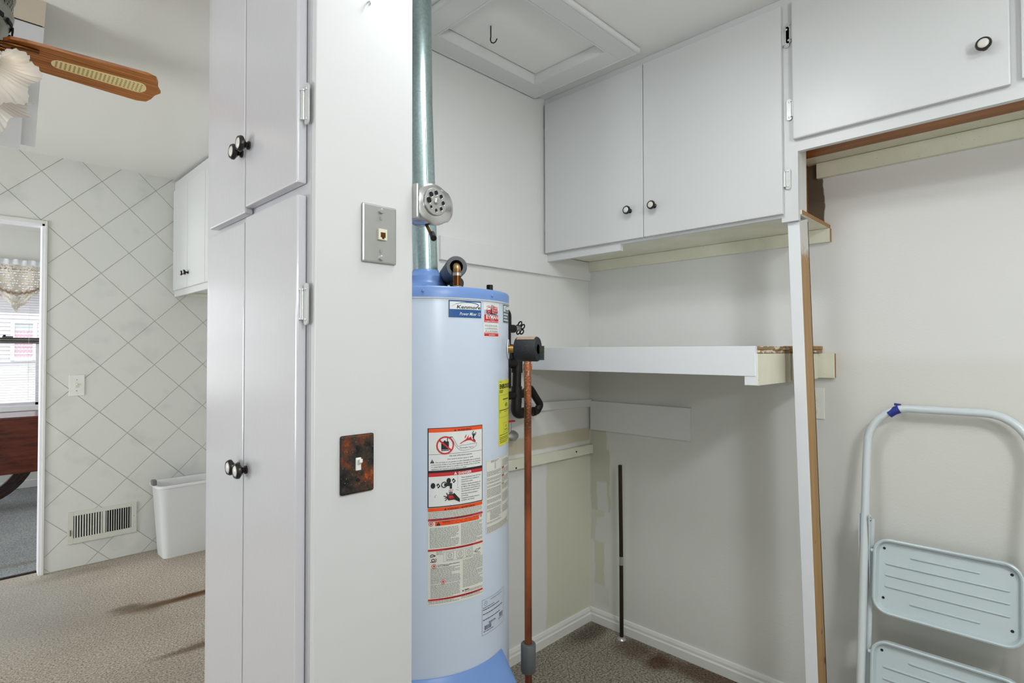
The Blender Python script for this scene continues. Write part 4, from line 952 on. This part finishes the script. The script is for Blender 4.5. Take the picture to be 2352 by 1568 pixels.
# ================================================================== STEP LADDER
ld = thing('step_ladder', 'folded white metal step ladder leaning on the right wall', 'step ladder', (2.08, .27, 0))
yl, yr, rt = .478, .056, .0125
def lx(z): return 2.045+.168*z      # lean towards the wall
def lp(y, z): return Vector((lx(z), y, z))
path = [lp(yl, 0), lp(yl, .98)]
for i in range(1, 9): a = R(90*i/8); path.append(lp(yl-.115*(1-math.cos(a)), 1.03+.128*math.sin(a)))
for i in range(9): a = R(90-90*i/8); path.append(lp(yr+.115*(1-math.cos(a)), 1.03+.128*math.sin(a)))
path += [lp(yr, .98), lp(yr, 0)]
obj('front_frame', T(path, rt, 20), 'ladder_paint', ld, smooth=True, label='bent tube frame')
bp = [lp(yl-.06, 1.136), lp(yl-.075, 1.148), lp(yl-.090, 1.155)]
obj('tape_wrap', T(bp, rt+.0012, 20), 'blue_tape', ld, smooth=True, label='blue tape wrap')
bm = bmesh.new(); q = lp(yl-.088, 1.172); hexa(bm, [q+Vector((-.006, .012, -.006)), q+Vector((-.006, .012, .002)), q+Vector((.004, .012, -.006)), q+Vector((.004, .012, .002)), q+Vector((-.006, -.006, -.004)), q+Vector((-.006, -.006, .0)), q+Vector((.004, -.006, -.004)), q+Vector((.004, -.006, .0))]); obj('tape_end', bm, 'blue_tape', ld)
def rx(z): return lx(z)+.036
for y in (yl-.012, yr+.012):
    obj('rear_leg', T([(rx(0)-.01, y, 0), (rx(.7), y, .70), (min(rx(.78), 2.262), y, .78)], .0095, 14), 'ladder_paint', ld, smooth=True)
obj('rear_brace', T([(rx(.28), yl-.014, .28), (rx(.28), yr+.014, .28)], .006, 10), 'ladder_paint', ld, smooth=True)
def step(zt, h, x0):
    y0, y1 = yr+.026, yl-.026; r = .045
    up = Vector((.168, 0, 1)).normalized(); nv = Vector((-1, 0, .168)).normalized(); o = Vector((x0, 0, zt-h))
    def P(y, v, d): return Vector((0, y, 0))+o+up*v+nv*d
    bm = bmesh.new()
    outer = rrect(y0, y1, 0, h, r, 6); inner = rrect(y0+.008, y1-.008, .008, h-.008, r-.008, 6); inn2 = rrect(y0+.014, y1-.014, .014, h-.014, r-.014, 6)
    n = len(outer)
    A0 = [bm.verts.new(P(a, b, -.022)) for a, b in outer]; A1 = [bm.verts.new(P(a, b, .0)) for a, b in outer]
    A2 = [bm.verts.new(P(a, b, .002)) for a, b in rrect(y0+.004, y1-.004, .004, h-.004, r-.004, 6)]
    A3 = [bm.verts.new(P(a, b, .0)) for a, b in inner]; A4 = [bm.verts.new(P(a, b, -.016)) for a, b in inn2]
    for X_, Y_ in ((A0, A1), (A1, A2), (A2, A3), (A3, A4)):
        for i in range(n): bm.faces.new((X_[i], X_[(i+1) % n], Y_[(i+1) % n], Y_[i]))
    bm.faces.new(A4); bm.faces.new(A0[::-1])
    bmesh.ops.recalc_face_normals(bm, faces=bm.faces)
    st = obj('step', bm, 'ladder_tray', ld, smooth=True, label='pressed metal step with a raised rim')
    for fv, a, b in ((.80, .27, .73), (.66, .09, .91), (.51, .09, .91), (.36, .09, .91), (.20, .27, .73)):
        ya, yb = y0+(y1-y0)*a, y0+(y1-y0)*b
        obj('rib', T([P(ya, fv*h, -.0165), P(ya+.004, fv*h, -.0148), P(yb-.004, fv*h, -.0148), P(yb, fv*h, -.0165)], .0033, 8), 'ladder_tray', st, smooth=True)
    for yy_ in (y0+.028, y1-.028):
        for vv in (.20*h, .86*h): obj('rivet', LT([(.0042, 0), (.004, .001), (.0018, .0012), (0, .0006)], P(yy_, vv, -.016), nv, 14), 'black_iron', st, smooth=True)
    for yy_, sgn in ((y1, 1), (y0, -1)):
        obj('pivot', LT([(.006, 0), (.006, .008), (.004, .010), (0, .010)], P(yy_, h*.80, -.012), (0, sgn, 0), 14), 'ladder_paint', st, smooth=True)
step(.737, .236, 2.128); step(.424, .236, 2.074); step(.108+.006, .10, 2.045)
for y in (yl, yr):
    s = 1 if y == yl else -1
    for dy in (s*.0145, -s*.0145):
        obj('side_strap', B((lx(.70)-.004, lx(.70)+.020, y+dy-.001, y+dy+.001, .44, .80)), 'ladder_paint', ld)
    obj('strap_rivet', LT([(.008, 0), (.006, .003), (0, .004)], (lx(.78), y-s*.0155, .785), (0, -s, 0), 14), 'chrome', ld, smooth=True)
for y in (yl, yr): obj('rubber_foot', LT([(.016, 0), (.016, .03), (.0135, .034), (0, .034)], (lx(0), y, 0), seg=16), 'black_iron', ld, smooth=True)

# ================================================================== KITCHEN
kc = thing('wall_cabinet', 'narrow white corner wall cabinet against the diamond tiles', 'cabinet', (1.25, 3.7, 1.74))
KX = 1.095
obj('carcass', B((KX+.018, 1.419, 2.9, YT-.001, 1.765, 2.54)), 'cabinet_paint', kc)
obj('face_frame', B((KX, KX+.018, 2.9, YT-.001, 1.736, 1.79), (KX, KX+.018, 2.9, YT-.001, 2.46, 2.54), (KX, KX+.018, 4.36, YT-.001, 1.79, 2.46), (KX, KX+.018, 2.9, 2.95, 1.79, 2.46)), 'cabinet_paint', kc, bevel=.002)
for y0, y1, ky in ((4.062, 4.385, 4.09), (3.70, 4.058, 4.03), (3.3, 3.696, 3.33)):
    d = obj('door', B((KX-.016, KX, y0, y1, 1.776, 2.47)), 'cabinet_paint', kc, bevel=.003); knob2((KX-.016, ky, 1.868), (-1, 0, 0), d, r=.016, L=.026)
for z in (2.28, 1.87): hinge(kc, (KX-.006, 4.388, z), (0, 1, 0), (-1, 0, 0), h=.05)
tag(obj('bottom_batten', B((KX+.02, 1.41, 4.33, 4.35, 1.745, 1.764)), 'cream_paint'), 'cream batten under the kitchen corner cabinet', 'board')
sw = thing('light_switch', 'white toggle light switch on the diamond tiled wall', 'light switch', (.558, YT, 1.142))
obj('plate', B((.519, .598, YT-.007, YT-.0005, 1.076, 1.208)), 'ivory_white', sw, bevel=.003)
obj('toggle_frame', B((.552, .565, YT-.009, YT-.007, 1.128, 1.158)), 'ivory', sw)
obj('toggle', B((.5555, .5615, YT-.018, YT-.009, 1.143, 1.153)), 'ivory_white', sw, bevel=.001)
for z in (1.108, 1.177): obj('screw', LT([(.0035, 0), (.003, .0012), (0, .0014)], (.5585, YT-.007, z), (0, -1, 0), 12), 'steel', sw)
gr = thing('floor_register', 'white vertical-slat air return grille low on tiled wall', 'vent', (.70, YT, .25))
gx0, gx1, gz0, gz1 = .520, .884, .152, .350; a0_, a1_, b0_, b1_ = .549, .853, .186, .325; mid = .706
bm = bmesh.new(); Y0, Y1 = YT-.010, YT-.0005
for bx in ((gx0, a0_, gz0, gz1), (a1_, gx1, gz0, gz1), (a0_, a1_, gz0, b0_), (a0_, a1_, b1_, gz1), (mid-.008, mid+.008, b0_, b1_)): addbox(bm, bx[0], bx[1], Y0, Y1, bx[2], bx[3])
obj('frame', bm, 'grille_paint', gr, bevel=.0015)
obj('backing', B((a0_, a1_, YT-.002, YT-.001, b0_, b1_)), 'dark_void', gr)
sm_ = None
for (s0, s1, tilt) in ((a0_, mid-.008, -.006), (mid+.008, a1_, .006)):
    for i in range(11):
        x = s0+(s1-s0)*(i+.5)/11
        if tilt < 0: x += .002
        bm = bmesh.new(); hexa(bm, [(x-.0022, Y0+.001, b0_), (x-.0022, Y0+.001, b1_), (x+tilt*.6-.002, YT-.003, b0_), (x+tilt*.6-.002, YT-.003, b1_), (x+.0018, Y0+.001, b0_), (x+.0018, Y0+.001, b1_), (x+tilt*.6, YT-.003, b0_), (x+tilt*.6, YT-.003, b1_)])
        obj('louver', bm, 'grille_paint', gr)
obj('damper_lever', B((.533, .536, Y0-.006, Y0, .205, .240)), 'black_iron', gr)
obj('screw', LT([(.004, 0), (.0035, .0015), (0, .0018)], (.868, Y0, .262), (0, -1, 0), 12), 'steel', gr)
# waste basket
wb = thing('waste_basket', 'white plastic waste basket standing on carpet by tiled wall', 'waste basket', (1.16, 4.27, 0))
bm = bmesh.new(); bc = (1.165, 4.262)
def brg(hx_, hy_, z, r): return [bm.verts.new((bc[0]+a, bc[1]+b, z)) for a, b in rrect(-hx_, hx_, -hy_, hy_, r, 6)]
lv = [brg(.165, .080, .004, .03), brg(.178, .090, .0, .035), brg(.180, .092, .02, .038), brg(.208, .118, .455, .045), brg(.212, .121, .462, .045), brg(.222, .129, .464, .05), brg(.222, .129, .476, .05), brg(.214, .122, .480, .046), brg(.205, .115, .470, .044), brg(.176, .088, .03, .035)]
for a, b in zip(lv, lv[1:]):
    for i in range(len(a)): bm.faces.new((a[i], a[(i+1) % len(a)], b[(i+1) % len(a)], b[i]))
bm.faces.new(lv[0][::-1]); bm.faces.new(lv[-1]); bmesh.ops.recalc_face_normals(bm, faces=bm.faces)
obj('bin', bm, 'basket_plastic', wb, smooth=True)
obj('handle_clip', B((.930, .957, 4.215, 4.265, .478, .513)), 'clip_grey', wb, bevel=.006)
# sloped boxed panel hanging by the kitchen ceiling
sp = thing('boxed_panel', 'white boxed panel sloping down from kitchen ceiling behind the fan', 'panel', (0, 2.6, 2.13))
def sl(t): return (2.440+(2.752-2.440)*t, 2.545+(2.131-2.545)*t)
bm = bmesh.new()
def slab(x0, x1, ta, tb, dd, mi=0):
    (ya, za), (yb, zb) = sl(ta), sl(tb); nx, nz = -.8*dd, -.6*dd
    hexa(bm, [(x0, ya+nx, za+nz), (x0, ya, za), (x0, yb+nx, zb+nz), (x0, yb, zb), (x1, ya+nx, za+nz), (x1, ya, za), (x1, yb+nx, zb+nz), (x1, yb, zb)], mi)
slab(-1.0, .214, 0, .155, .012); bmesh.ops.recalc_face_normals(bm, faces=bm.faces); obj('upper_board', bm, 'soffit_cream', sp)
bm = bmesh.new(); slab(-1.0, .214, .165, 1, .010); slab(-1.0, .172, .5, 1.03, .020); bmesh.ops.recalc_face_normals(bm, faces=bm.faces); obj('lower_board', bm, 'white_paint', sp)
bm = bmesh.new(); hexa(bm, [(-1.0, 2.445, 2.535), (-1.0, 2.445, 2.542), (-1.0, 2.755, 2.131), (-1.0, 2.80, 2.545), (.210, 2.445, 2.535), (.210, 2.445, 2.542), (.210, 2.755, 2.131), (.210, 2.80, 2.545)])
bmesh.ops.recalc_face_normals(bm, faces=bm.faces); obj('box', bm, 'dark_pipe', sp)

# ================================================================== CEILING FAN
hub = Vector((-.06, 2.08, 0))
fan = thing('ceiling_fan', 'wood-bladed ceiling fan with cane insets and ruffled glass lamps', 'ceiling fan', (hub.x, hub.y, 2.535))
obj('motor_housing', LT([(0, 2.44), (.12, 2.44), (.165, 2.42), (.178, 2.39), (.178, 2.335), (.172, 2.325), (.168, 2.285), (.175, 2.28), (.172, 2.262), (.160, 2.235), (.145, 2.222), (.06, 2.218), (0, 2.218)], hub, seg=56), 'pewter', fan, smooth=True)
bm = bmesh.new()
for k in range(20):
    a = 2*PI*k/20
    for zz, rr0 in ((2.25, .1690),):
        c = hub+Vector((math.cos(a), math.sin(a), 0))*rr0; s = Vector((-math.sin(a), math.cos(a), 0)); d = Vector((math.cos(a), math.sin(a), 0))
        hexa(bm, [c+s*-.016+Vector((0, 0, zz-.006)), c+s*-.016+Vector((0, 0, zz+.006)), c+s*-.016+d*.004+Vector((0, 0, zz-.006)), c+s*-.016+d*.004+Vector((0, 0, zz+.006)), c+s*.016+Vector((0, 0, zz-.006)), c+s*.016+Vector((0, 0, zz+.006)), c+s*.016+d*.004+Vector((0, 0, zz-.006)), c+s*.016+d*.004+Vector((0, 0, zz+.006))])
obj('vent_slots', bm, 'dark_void', fan, kind='stuff')
bm = bmesh.new()
for k in range(72):
    for j in range(4):
        a = 2*PI*(k+.5*(j % 2))/72; c = hub+Vector((math.cos(a)*.1700, math.sin(a)*.1700, 2.291+j*.0095)); lathe(bm, [(0, .0025), (.0036, .0025)], c, (math.cos(a), math.sin(a), 0), 6)
obj('perforations', bm, 'dark_void', fan, kind='stuff')
obj('down_rod', T([hub+Vector((0, 0, 2.44)), hub+Vector((0, 0, 2.545))], .012, 16), 'pewter', fan)
obj('ceiling_canopy', LT([(.065, 2.542), (.062, 2.52), (.035, 2.49), (.014, 2.485)], hub, seg=32), 'pewter', fan, smooth=True)
def blade(ang):
    ca, sa = math.cos(ang), math.sin(ang); pt = R(13)
    def P(u, v, w=0):      # u along, v across, w up
        y = v*math.cos(pt)-w*math.sin(pt); z = -v*math.sin(pt)+w*math.cos(pt)
        return hub+Vector((u*ca-y*sa, u*sa+y*ca, 2.200+z))
    out = [(.150, .035), (.165, .052), (.20, .058), (.48, .074), (.505, .066), (.515, .045), (.520, .020), (.532, .0), (.520, -.020), (.515, -.045), (.505, -.066), (.48, -.074), (.20, -.058), (.165, -.052), (.150, -.035)]
    bm = bmesh.new(); extrude_poly(bm, out, lambda u, v, d: P(u, v, d), -.004, .004)
    bl = obj('blade', bm, 'blade_wood', fan, label='wooden blade with woven cane inset')
    return P, bl
blades = [blade(R(a)) for a in (0, 90, 180, 270)]
for n_, (P, bl) in enumerate(blades):
    bm = bmesh.new(); ins = []
    u0, u1, hv_ = .255, .492, .019
    for i in range(9): a = R(90+180*i/8); ins.append((u0+.020+.020*math.cos(a), hv_*math.sin(a)))
    for i in range(9): a = R(-90+180*i/8); ins.append((u1-.022+.022*math.cos(a), (hv_+.007)*math.sin(a)))
    extrude_poly(bm, ins, lambda u, v, d: P(u, v, d), -.0052, -.0040)
    obj('cane_inset', bm, 'cane', bl)
    if n_ in (0,):
        bm = bmesh.new(); u = u0+.012
        while u < u1-.006:
            hw_ = hv_+.007*(u-u0)/(u1-u0)-.004; m_ = 5
            for j in range(m_):
                v = -hw_+2*hw_*(j+.5)/m_
                vs = [bm.verts.new(P(u+.0032*math.cos(2*PI*q/6), v+.0024*math.sin(2*PI*q/6), -.0054)) for q in range(6)]; bm.faces.new(vs)
            u += .0105
        obj('cane_holes', bm, 'raw_edge', bl, kind='stuff')
    # bronze scroll arm under the blade root
    bm = tube(bmesh.new(), [P(.10, .0, -.002), P(.125, -.030, -.010), P(.155, -.045, -.014), P(.19, -.046, -.013), P(.225, -.038, -.008)], .006, 10)
    tube(bm, [P(.10, .0, -.002), P(.13, .028, -.010), P(.155, .032, -.012), P(.185, .020, -.010), P(.20, .0, -.008)], .005, 10)
    tube(bm, [P(.185, -.044, -.010), P(.172, -.028, -.012), P(.178, -.012, -.012), P(.19, -.004, -.008)], .005, 10)
    tube(bm, [P(.07, 0, .012), P(.10, 0, .0), P(.17, 0, -.006)], .008, 10)
    obj('blade_arm', bm, 'bronze', bl, smooth=True)
obj('light_fitter', LT([(0, 2.218), (.05, 2.218), (.062, 2.195), (.075, 2.165), (.075, 2.14), (.055, 2.105), (.03, 2.085), (.012, 2.075), (0, 2.07)], hub, seg=40), 'bronze', fan, smooth=True)
for k in range(5):
    a = R(-35+72*k); d = Vector((math.cos(a), math.sin(a), 0)); dn = (d*.80+Vector((0, 0, -.60))).normalized()
    s0 = hub+d*.065+Vector((0, 0, 2.150)); s1 = hub+d*.115+Vector((0, 0, 2.128)) if k == 0 else hub+d*.118+Vector((0, 0, 2.100))
    obj('lamp_arm', T([s0, (s0+s1)/2+Vector((0, 0, .008)), s1], .009, 12), 'brass', fan, smooth=True)
    prof = [(.022, 0), (.026, .012), (.030, .030), (.040, .052), (.054, .072), (.069, .086), (.084, .094)]
    def rf(r, j, t_, k=k):
        w = [0, 0, 0, .01, .02, .045, .075][j % 7]; return r*(1+w*math.sin(6*t_+k)+.006*j*math.sin(36*t_))
    bm = bmesh.new(); lathe(bm, prof, s1, dn, 96, rfun=rf)
    # ruffle the rim along the axis as well and emboss petals
    for v in bm.verts:
        q = v.co-s1; h = q.dot(dn); rad_ = (q-dn*h).length
        e = dn.orthogonal().normalized(); tt = math.atan2(q.dot(dn.cross(e)), q.dot(e))
        if h > .06: v.co += dn*(.010*math.sin(6*tt+1+k)*(h-.06)/.034)
    bmesh.ops.solidify(bm, geom=bm.faces[:], thickness=.0022)
    obj('lamp_shade', bm, 'shade_glass', fan, smooth=True, label='frosted glass shade with ruffled rim')
    obj('lamp_collar', LT([(.012, -.012), (.026, -.008), (.027, .008), (.022, .010)], s1, dn, 24), 'brass', fan, smooth=True)

# ================================================================== FRONT ROOM
tb = thing('drop_leaf_table', 'dark red-brown drop-leaf table with curved legs beyond doorway', 'table', (-.2, 6.45, 0))
TY = 6.22
bm = bmesh.new()
prof = [(-.95, .80), (.70, .80), (.70, .44), (.66, .37), (.60, .335), (-.85, .335), (-.91, .37), (-.95, .44)]
n = len(prof)
extrude_poly(bm, prof, lambda u, v, d: (u, d-(.0), v), TY, TY+.022)
obj('drop_leaf', bm, 'table_wood', tb, bevel=.004)
obj('table_top', B((-.95, .70, TY+.024, TY+.55, .786, .806)), 'table_wood', tb, bevel=.005)
obj('drop_leaf', B((-.95, .70, TY+.552, TY+.572, .335, .80)), 'table_wood', tb, bevel=.004)
def sabre(cx_, s):
    pts = []; 
    for i in range(15):
        a = R(0-105*i/14); pts.append((cx_+s*(.0+.40*math.cos(a)), .52+.43*math.sin(a)))
    bm = bmesh.new(); prev = None
    for i, (x, z) in enumerate(pts):
        w_ = .055-.018*i/14; a = R(-105*i/14); nx, nz = s*math.cos(a), math.sin(a)
        c = [bm.verts.new((x+nx*w_*q, TY+.20+yy_, z+nz*w_*q)) for q, yy_ in ((-1, 0), (1, 0), (1, .05), (-1, .05))]
        if prev:
            for k_ in range(4): bm.faces.new((prev[k_], prev[(k_+1) % 4], c[(k_+1) % 4], c[k_]))
        else: bm.faces.new(c)
        prev = c
    bm.faces.new(prev[::-1])
    for off_ in (-.4, .35):
        tube(bm, [(cx_+s*(.40+.04*off_)*math.cos(R(-105*i/14)), TY+.199, .52+(.43+.04*off_)*math.sin(R(-105*i/14))) for i in range(15)], .004, 6)
    bmesh.ops.recalc_face_normals(bm, faces=bm.faces)
    obj('leg', bm, 'table_dark', tb, bevel=0)
sabre(.10, 1); sabre(-.35, -1)
obj('pedestal', LT([(.05, .42), (.07, .48), (.045, .55), (.06, .70), (.12, .785)], (-.12, TY+.28, 0), seg=24), 'table_dark', tb, smooth=True)
obj('stretcher', B((-.45, .22, TY+.19, TY+.27, .085, .125)), 'table_dark', tb, bevel=.006)
# lace valance with swag
vl = thing('lace_valance', 'cream lace valance with braided swag cord over far window', 'curtain', (.13, 7.28, 2.23))
def hem(x):
    ph = (x-.448)/.50; f = abs(ph-round(ph))*2
    return 1.735+.30*(f**.8)
bm = bmesh.new(); NX, NZ = 120, 14; grid = []
for i in range(NX+1):
    x = -.42+(.66+.42)*i/NX; xs = .625-.0; row = []
    x = -.42+(1.045)*i/NX
    hz = hem(x)+.008*math.sin(70*x)
    for j in range(NZ+1):
        z = 2.215+(hz-2.215)*j/NZ; row.append(bm.verts.new((x, 7.29+.014*math.sin(42*x+.6*math.sin(3*j))*(.4+j/NZ), z)))
    grid.append(row)
for i in range(NX):
    for j in range(NZ): bm.faces.new((grid[i][j], grid[i+1][j], grid[i+1][j+1], grid[i][j+1]))
obj('lace', bm, 'lace', vl, smooth=True)
bm = bmesh.new(); g = []
for i in range(161):
    x = -.42+1.045*i/160; g.append([bm.verts.new((x, 7.285+.012*math.sin(95*x)*w, 2.262-.055*(1-w)+.004*math.sin(60*x))) for w in (1, .3, 0)])
for a, b in zip(g, g[1:]):
    for j in range(2): bm.faces.new((a[j], b[j], b[j+1], a[j+1]))
obj('ruffled_heading', bm, 'curtain_white', vl, smooth=True)
bm = bmesh.new()
for c_ in (-.052, .448):
    tube(bm, [(c_+.25*math.sin(R(q))*1.0, 7.265+.003*math.sin(q), 2.13-.20*math.cos(R(q))**1.3+.008*math.sin(q*.9)) for q in range(-88 if c_ < 0 else -88, 89 if c_ < 0 else 44, 4)], .011, 10)
obj('swag_cord', bm, 'cord_tan', vl, smooth=True)

# ================================================================== OUTSIDE
bm = bmesh.new(); hexa(bm, [(-30, 7.6, -.4), (-30, 7.6, -.05), (-30, 60, -.4), (-30, 60, 1.35), (40, 7.6, -.4), (40, 7.6, -.05), (40, 60, -.4), (40, 60, 1.35)])
struct('lawn', bm, 'lawn')
HY = 30
hs = thing('neighbour_house', 'pale lavender-white house with lap siding seen through far window', 'house', (2, HY, .7))
obj('wall', B((-8, 12, HY+.06, HY+4, .3, 4.0)), 'siding', hs)
bm = bmesh.new(); z = .95
while z < 3.7:
    hexa(bm, [(-8, HY+.0, z), (-8, HY+.045, z+.16), (-8, HY+.07, z), (-8, HY+.07, z+.16), (12, HY+.0, z), (12, HY+.045, z+.16), (12, HY+.07, z), (12, HY+.07, z+.16)]); z += .16
bmesh.ops.recalc_face_normals(bm, faces=bm.faces); obj('lap_siding', bm, 'siding', hs, kind='stuff')
obj('foundation', B((-8, 12, HY-.05, HY+.06, .3, .90)), 'shaft_grey', hs)
obj('step_ledge', B((-3, 2.1, HY-1.3, HY-.1, .5, .78)), 'prim_paper', hs)
bm = bmesh.new(); wx0, wx1, wz0, wz1 = 1.79, 2.35, 1.15, 2.52
for bx in ((wx0-.13, wx0, wz0-.13, wz1+.13), (wx1, wx1+.13, wz0-.13, wz1+.13), (wx0, wx1, wz0-.15, wz0), (wx0, wx1, wz1, wz1+.13), (wx0, wx1, 1.80, 1.86)): addbox(bm, bx[0], bx[1], HY-.06, HY+.02, bx[2], bx[3])
wf = obj('window', bm, 'vinyl_white', hs)
obj('pane', B((wx0, wx1, HY-.02, HY-.01, wz0, wz1)), 'window_glass', wf)
bm = bmesh.new(); g = []
for i in range(25):
    x = wx0+(wx1-wx0)*i/24; g.append([bm.verts.new((x, HY+.015+.01*math.sin(i*1.4), zz)) for zz in (wz0, 2.20)])
for a, b in zip(g, g[1:]): bm.faces.new((a[0], b[0], b[1], a[1]))
obj('curtain', bm, 'pink_cloth', wf)
obj('blind', B((wx0, wx1, HY+.02, HY+.03, 2.2, wz1)), 'prim_sky', wf)
bm = bmesh.new(); hexa(bm, [(-8.5, HY-.6, 3.75), (-8.5, HY-.6, 3.85), (-8.5, HY+4.5, 6.5), (-8.5, HY+4.5, 6.6), (12.5, HY-.6, 3.75), (12.5, HY-.6, 3.85), (12.5, HY+4.5, 6.5), (12.5, HY+4.5, 6.6)])
bmesh.ops.recalc_face_normals(bm, faces=bm.faces); obj('roof', bm, 'shaft_grey', hs)
tag(obj('lawn_stripe', B((.6, 9, 24.0, 24.3, .35, .62)), 'shaft_grey'), 'low grey kerb lying across the lawn outside', 'stripe')  # grey bar standing in for the dark band across the lawn
tag(obj('ceiling_lamp', LT([(.19, CEIL-.001), (.19, CEIL-.02), (.17, CEIL-.045), (.10, CEIL-.058), (0, CEIL-.062)], (.50, -.90, 0), seg=40), 'shade_glass', smooth=True), 'round glass ceiling lamp behind the camera, outside the picture', 'lamp', 'ceiling lamps')
tag(obj('ceiling_lamp', LT([(.19, CEIL-.001), (.19, CEIL-.02), (.17, CEIL-.045), (.10, CEIL-.058), (0, CEIL-.062)], (.96, .76, 0), seg=40), 'shade_glass', smooth=True), 'added unseen glass ceiling lamp that brightens the alcove', 'lamp', 'ceiling lamps')  # glass body added around the alcove fill, an unseen fixture
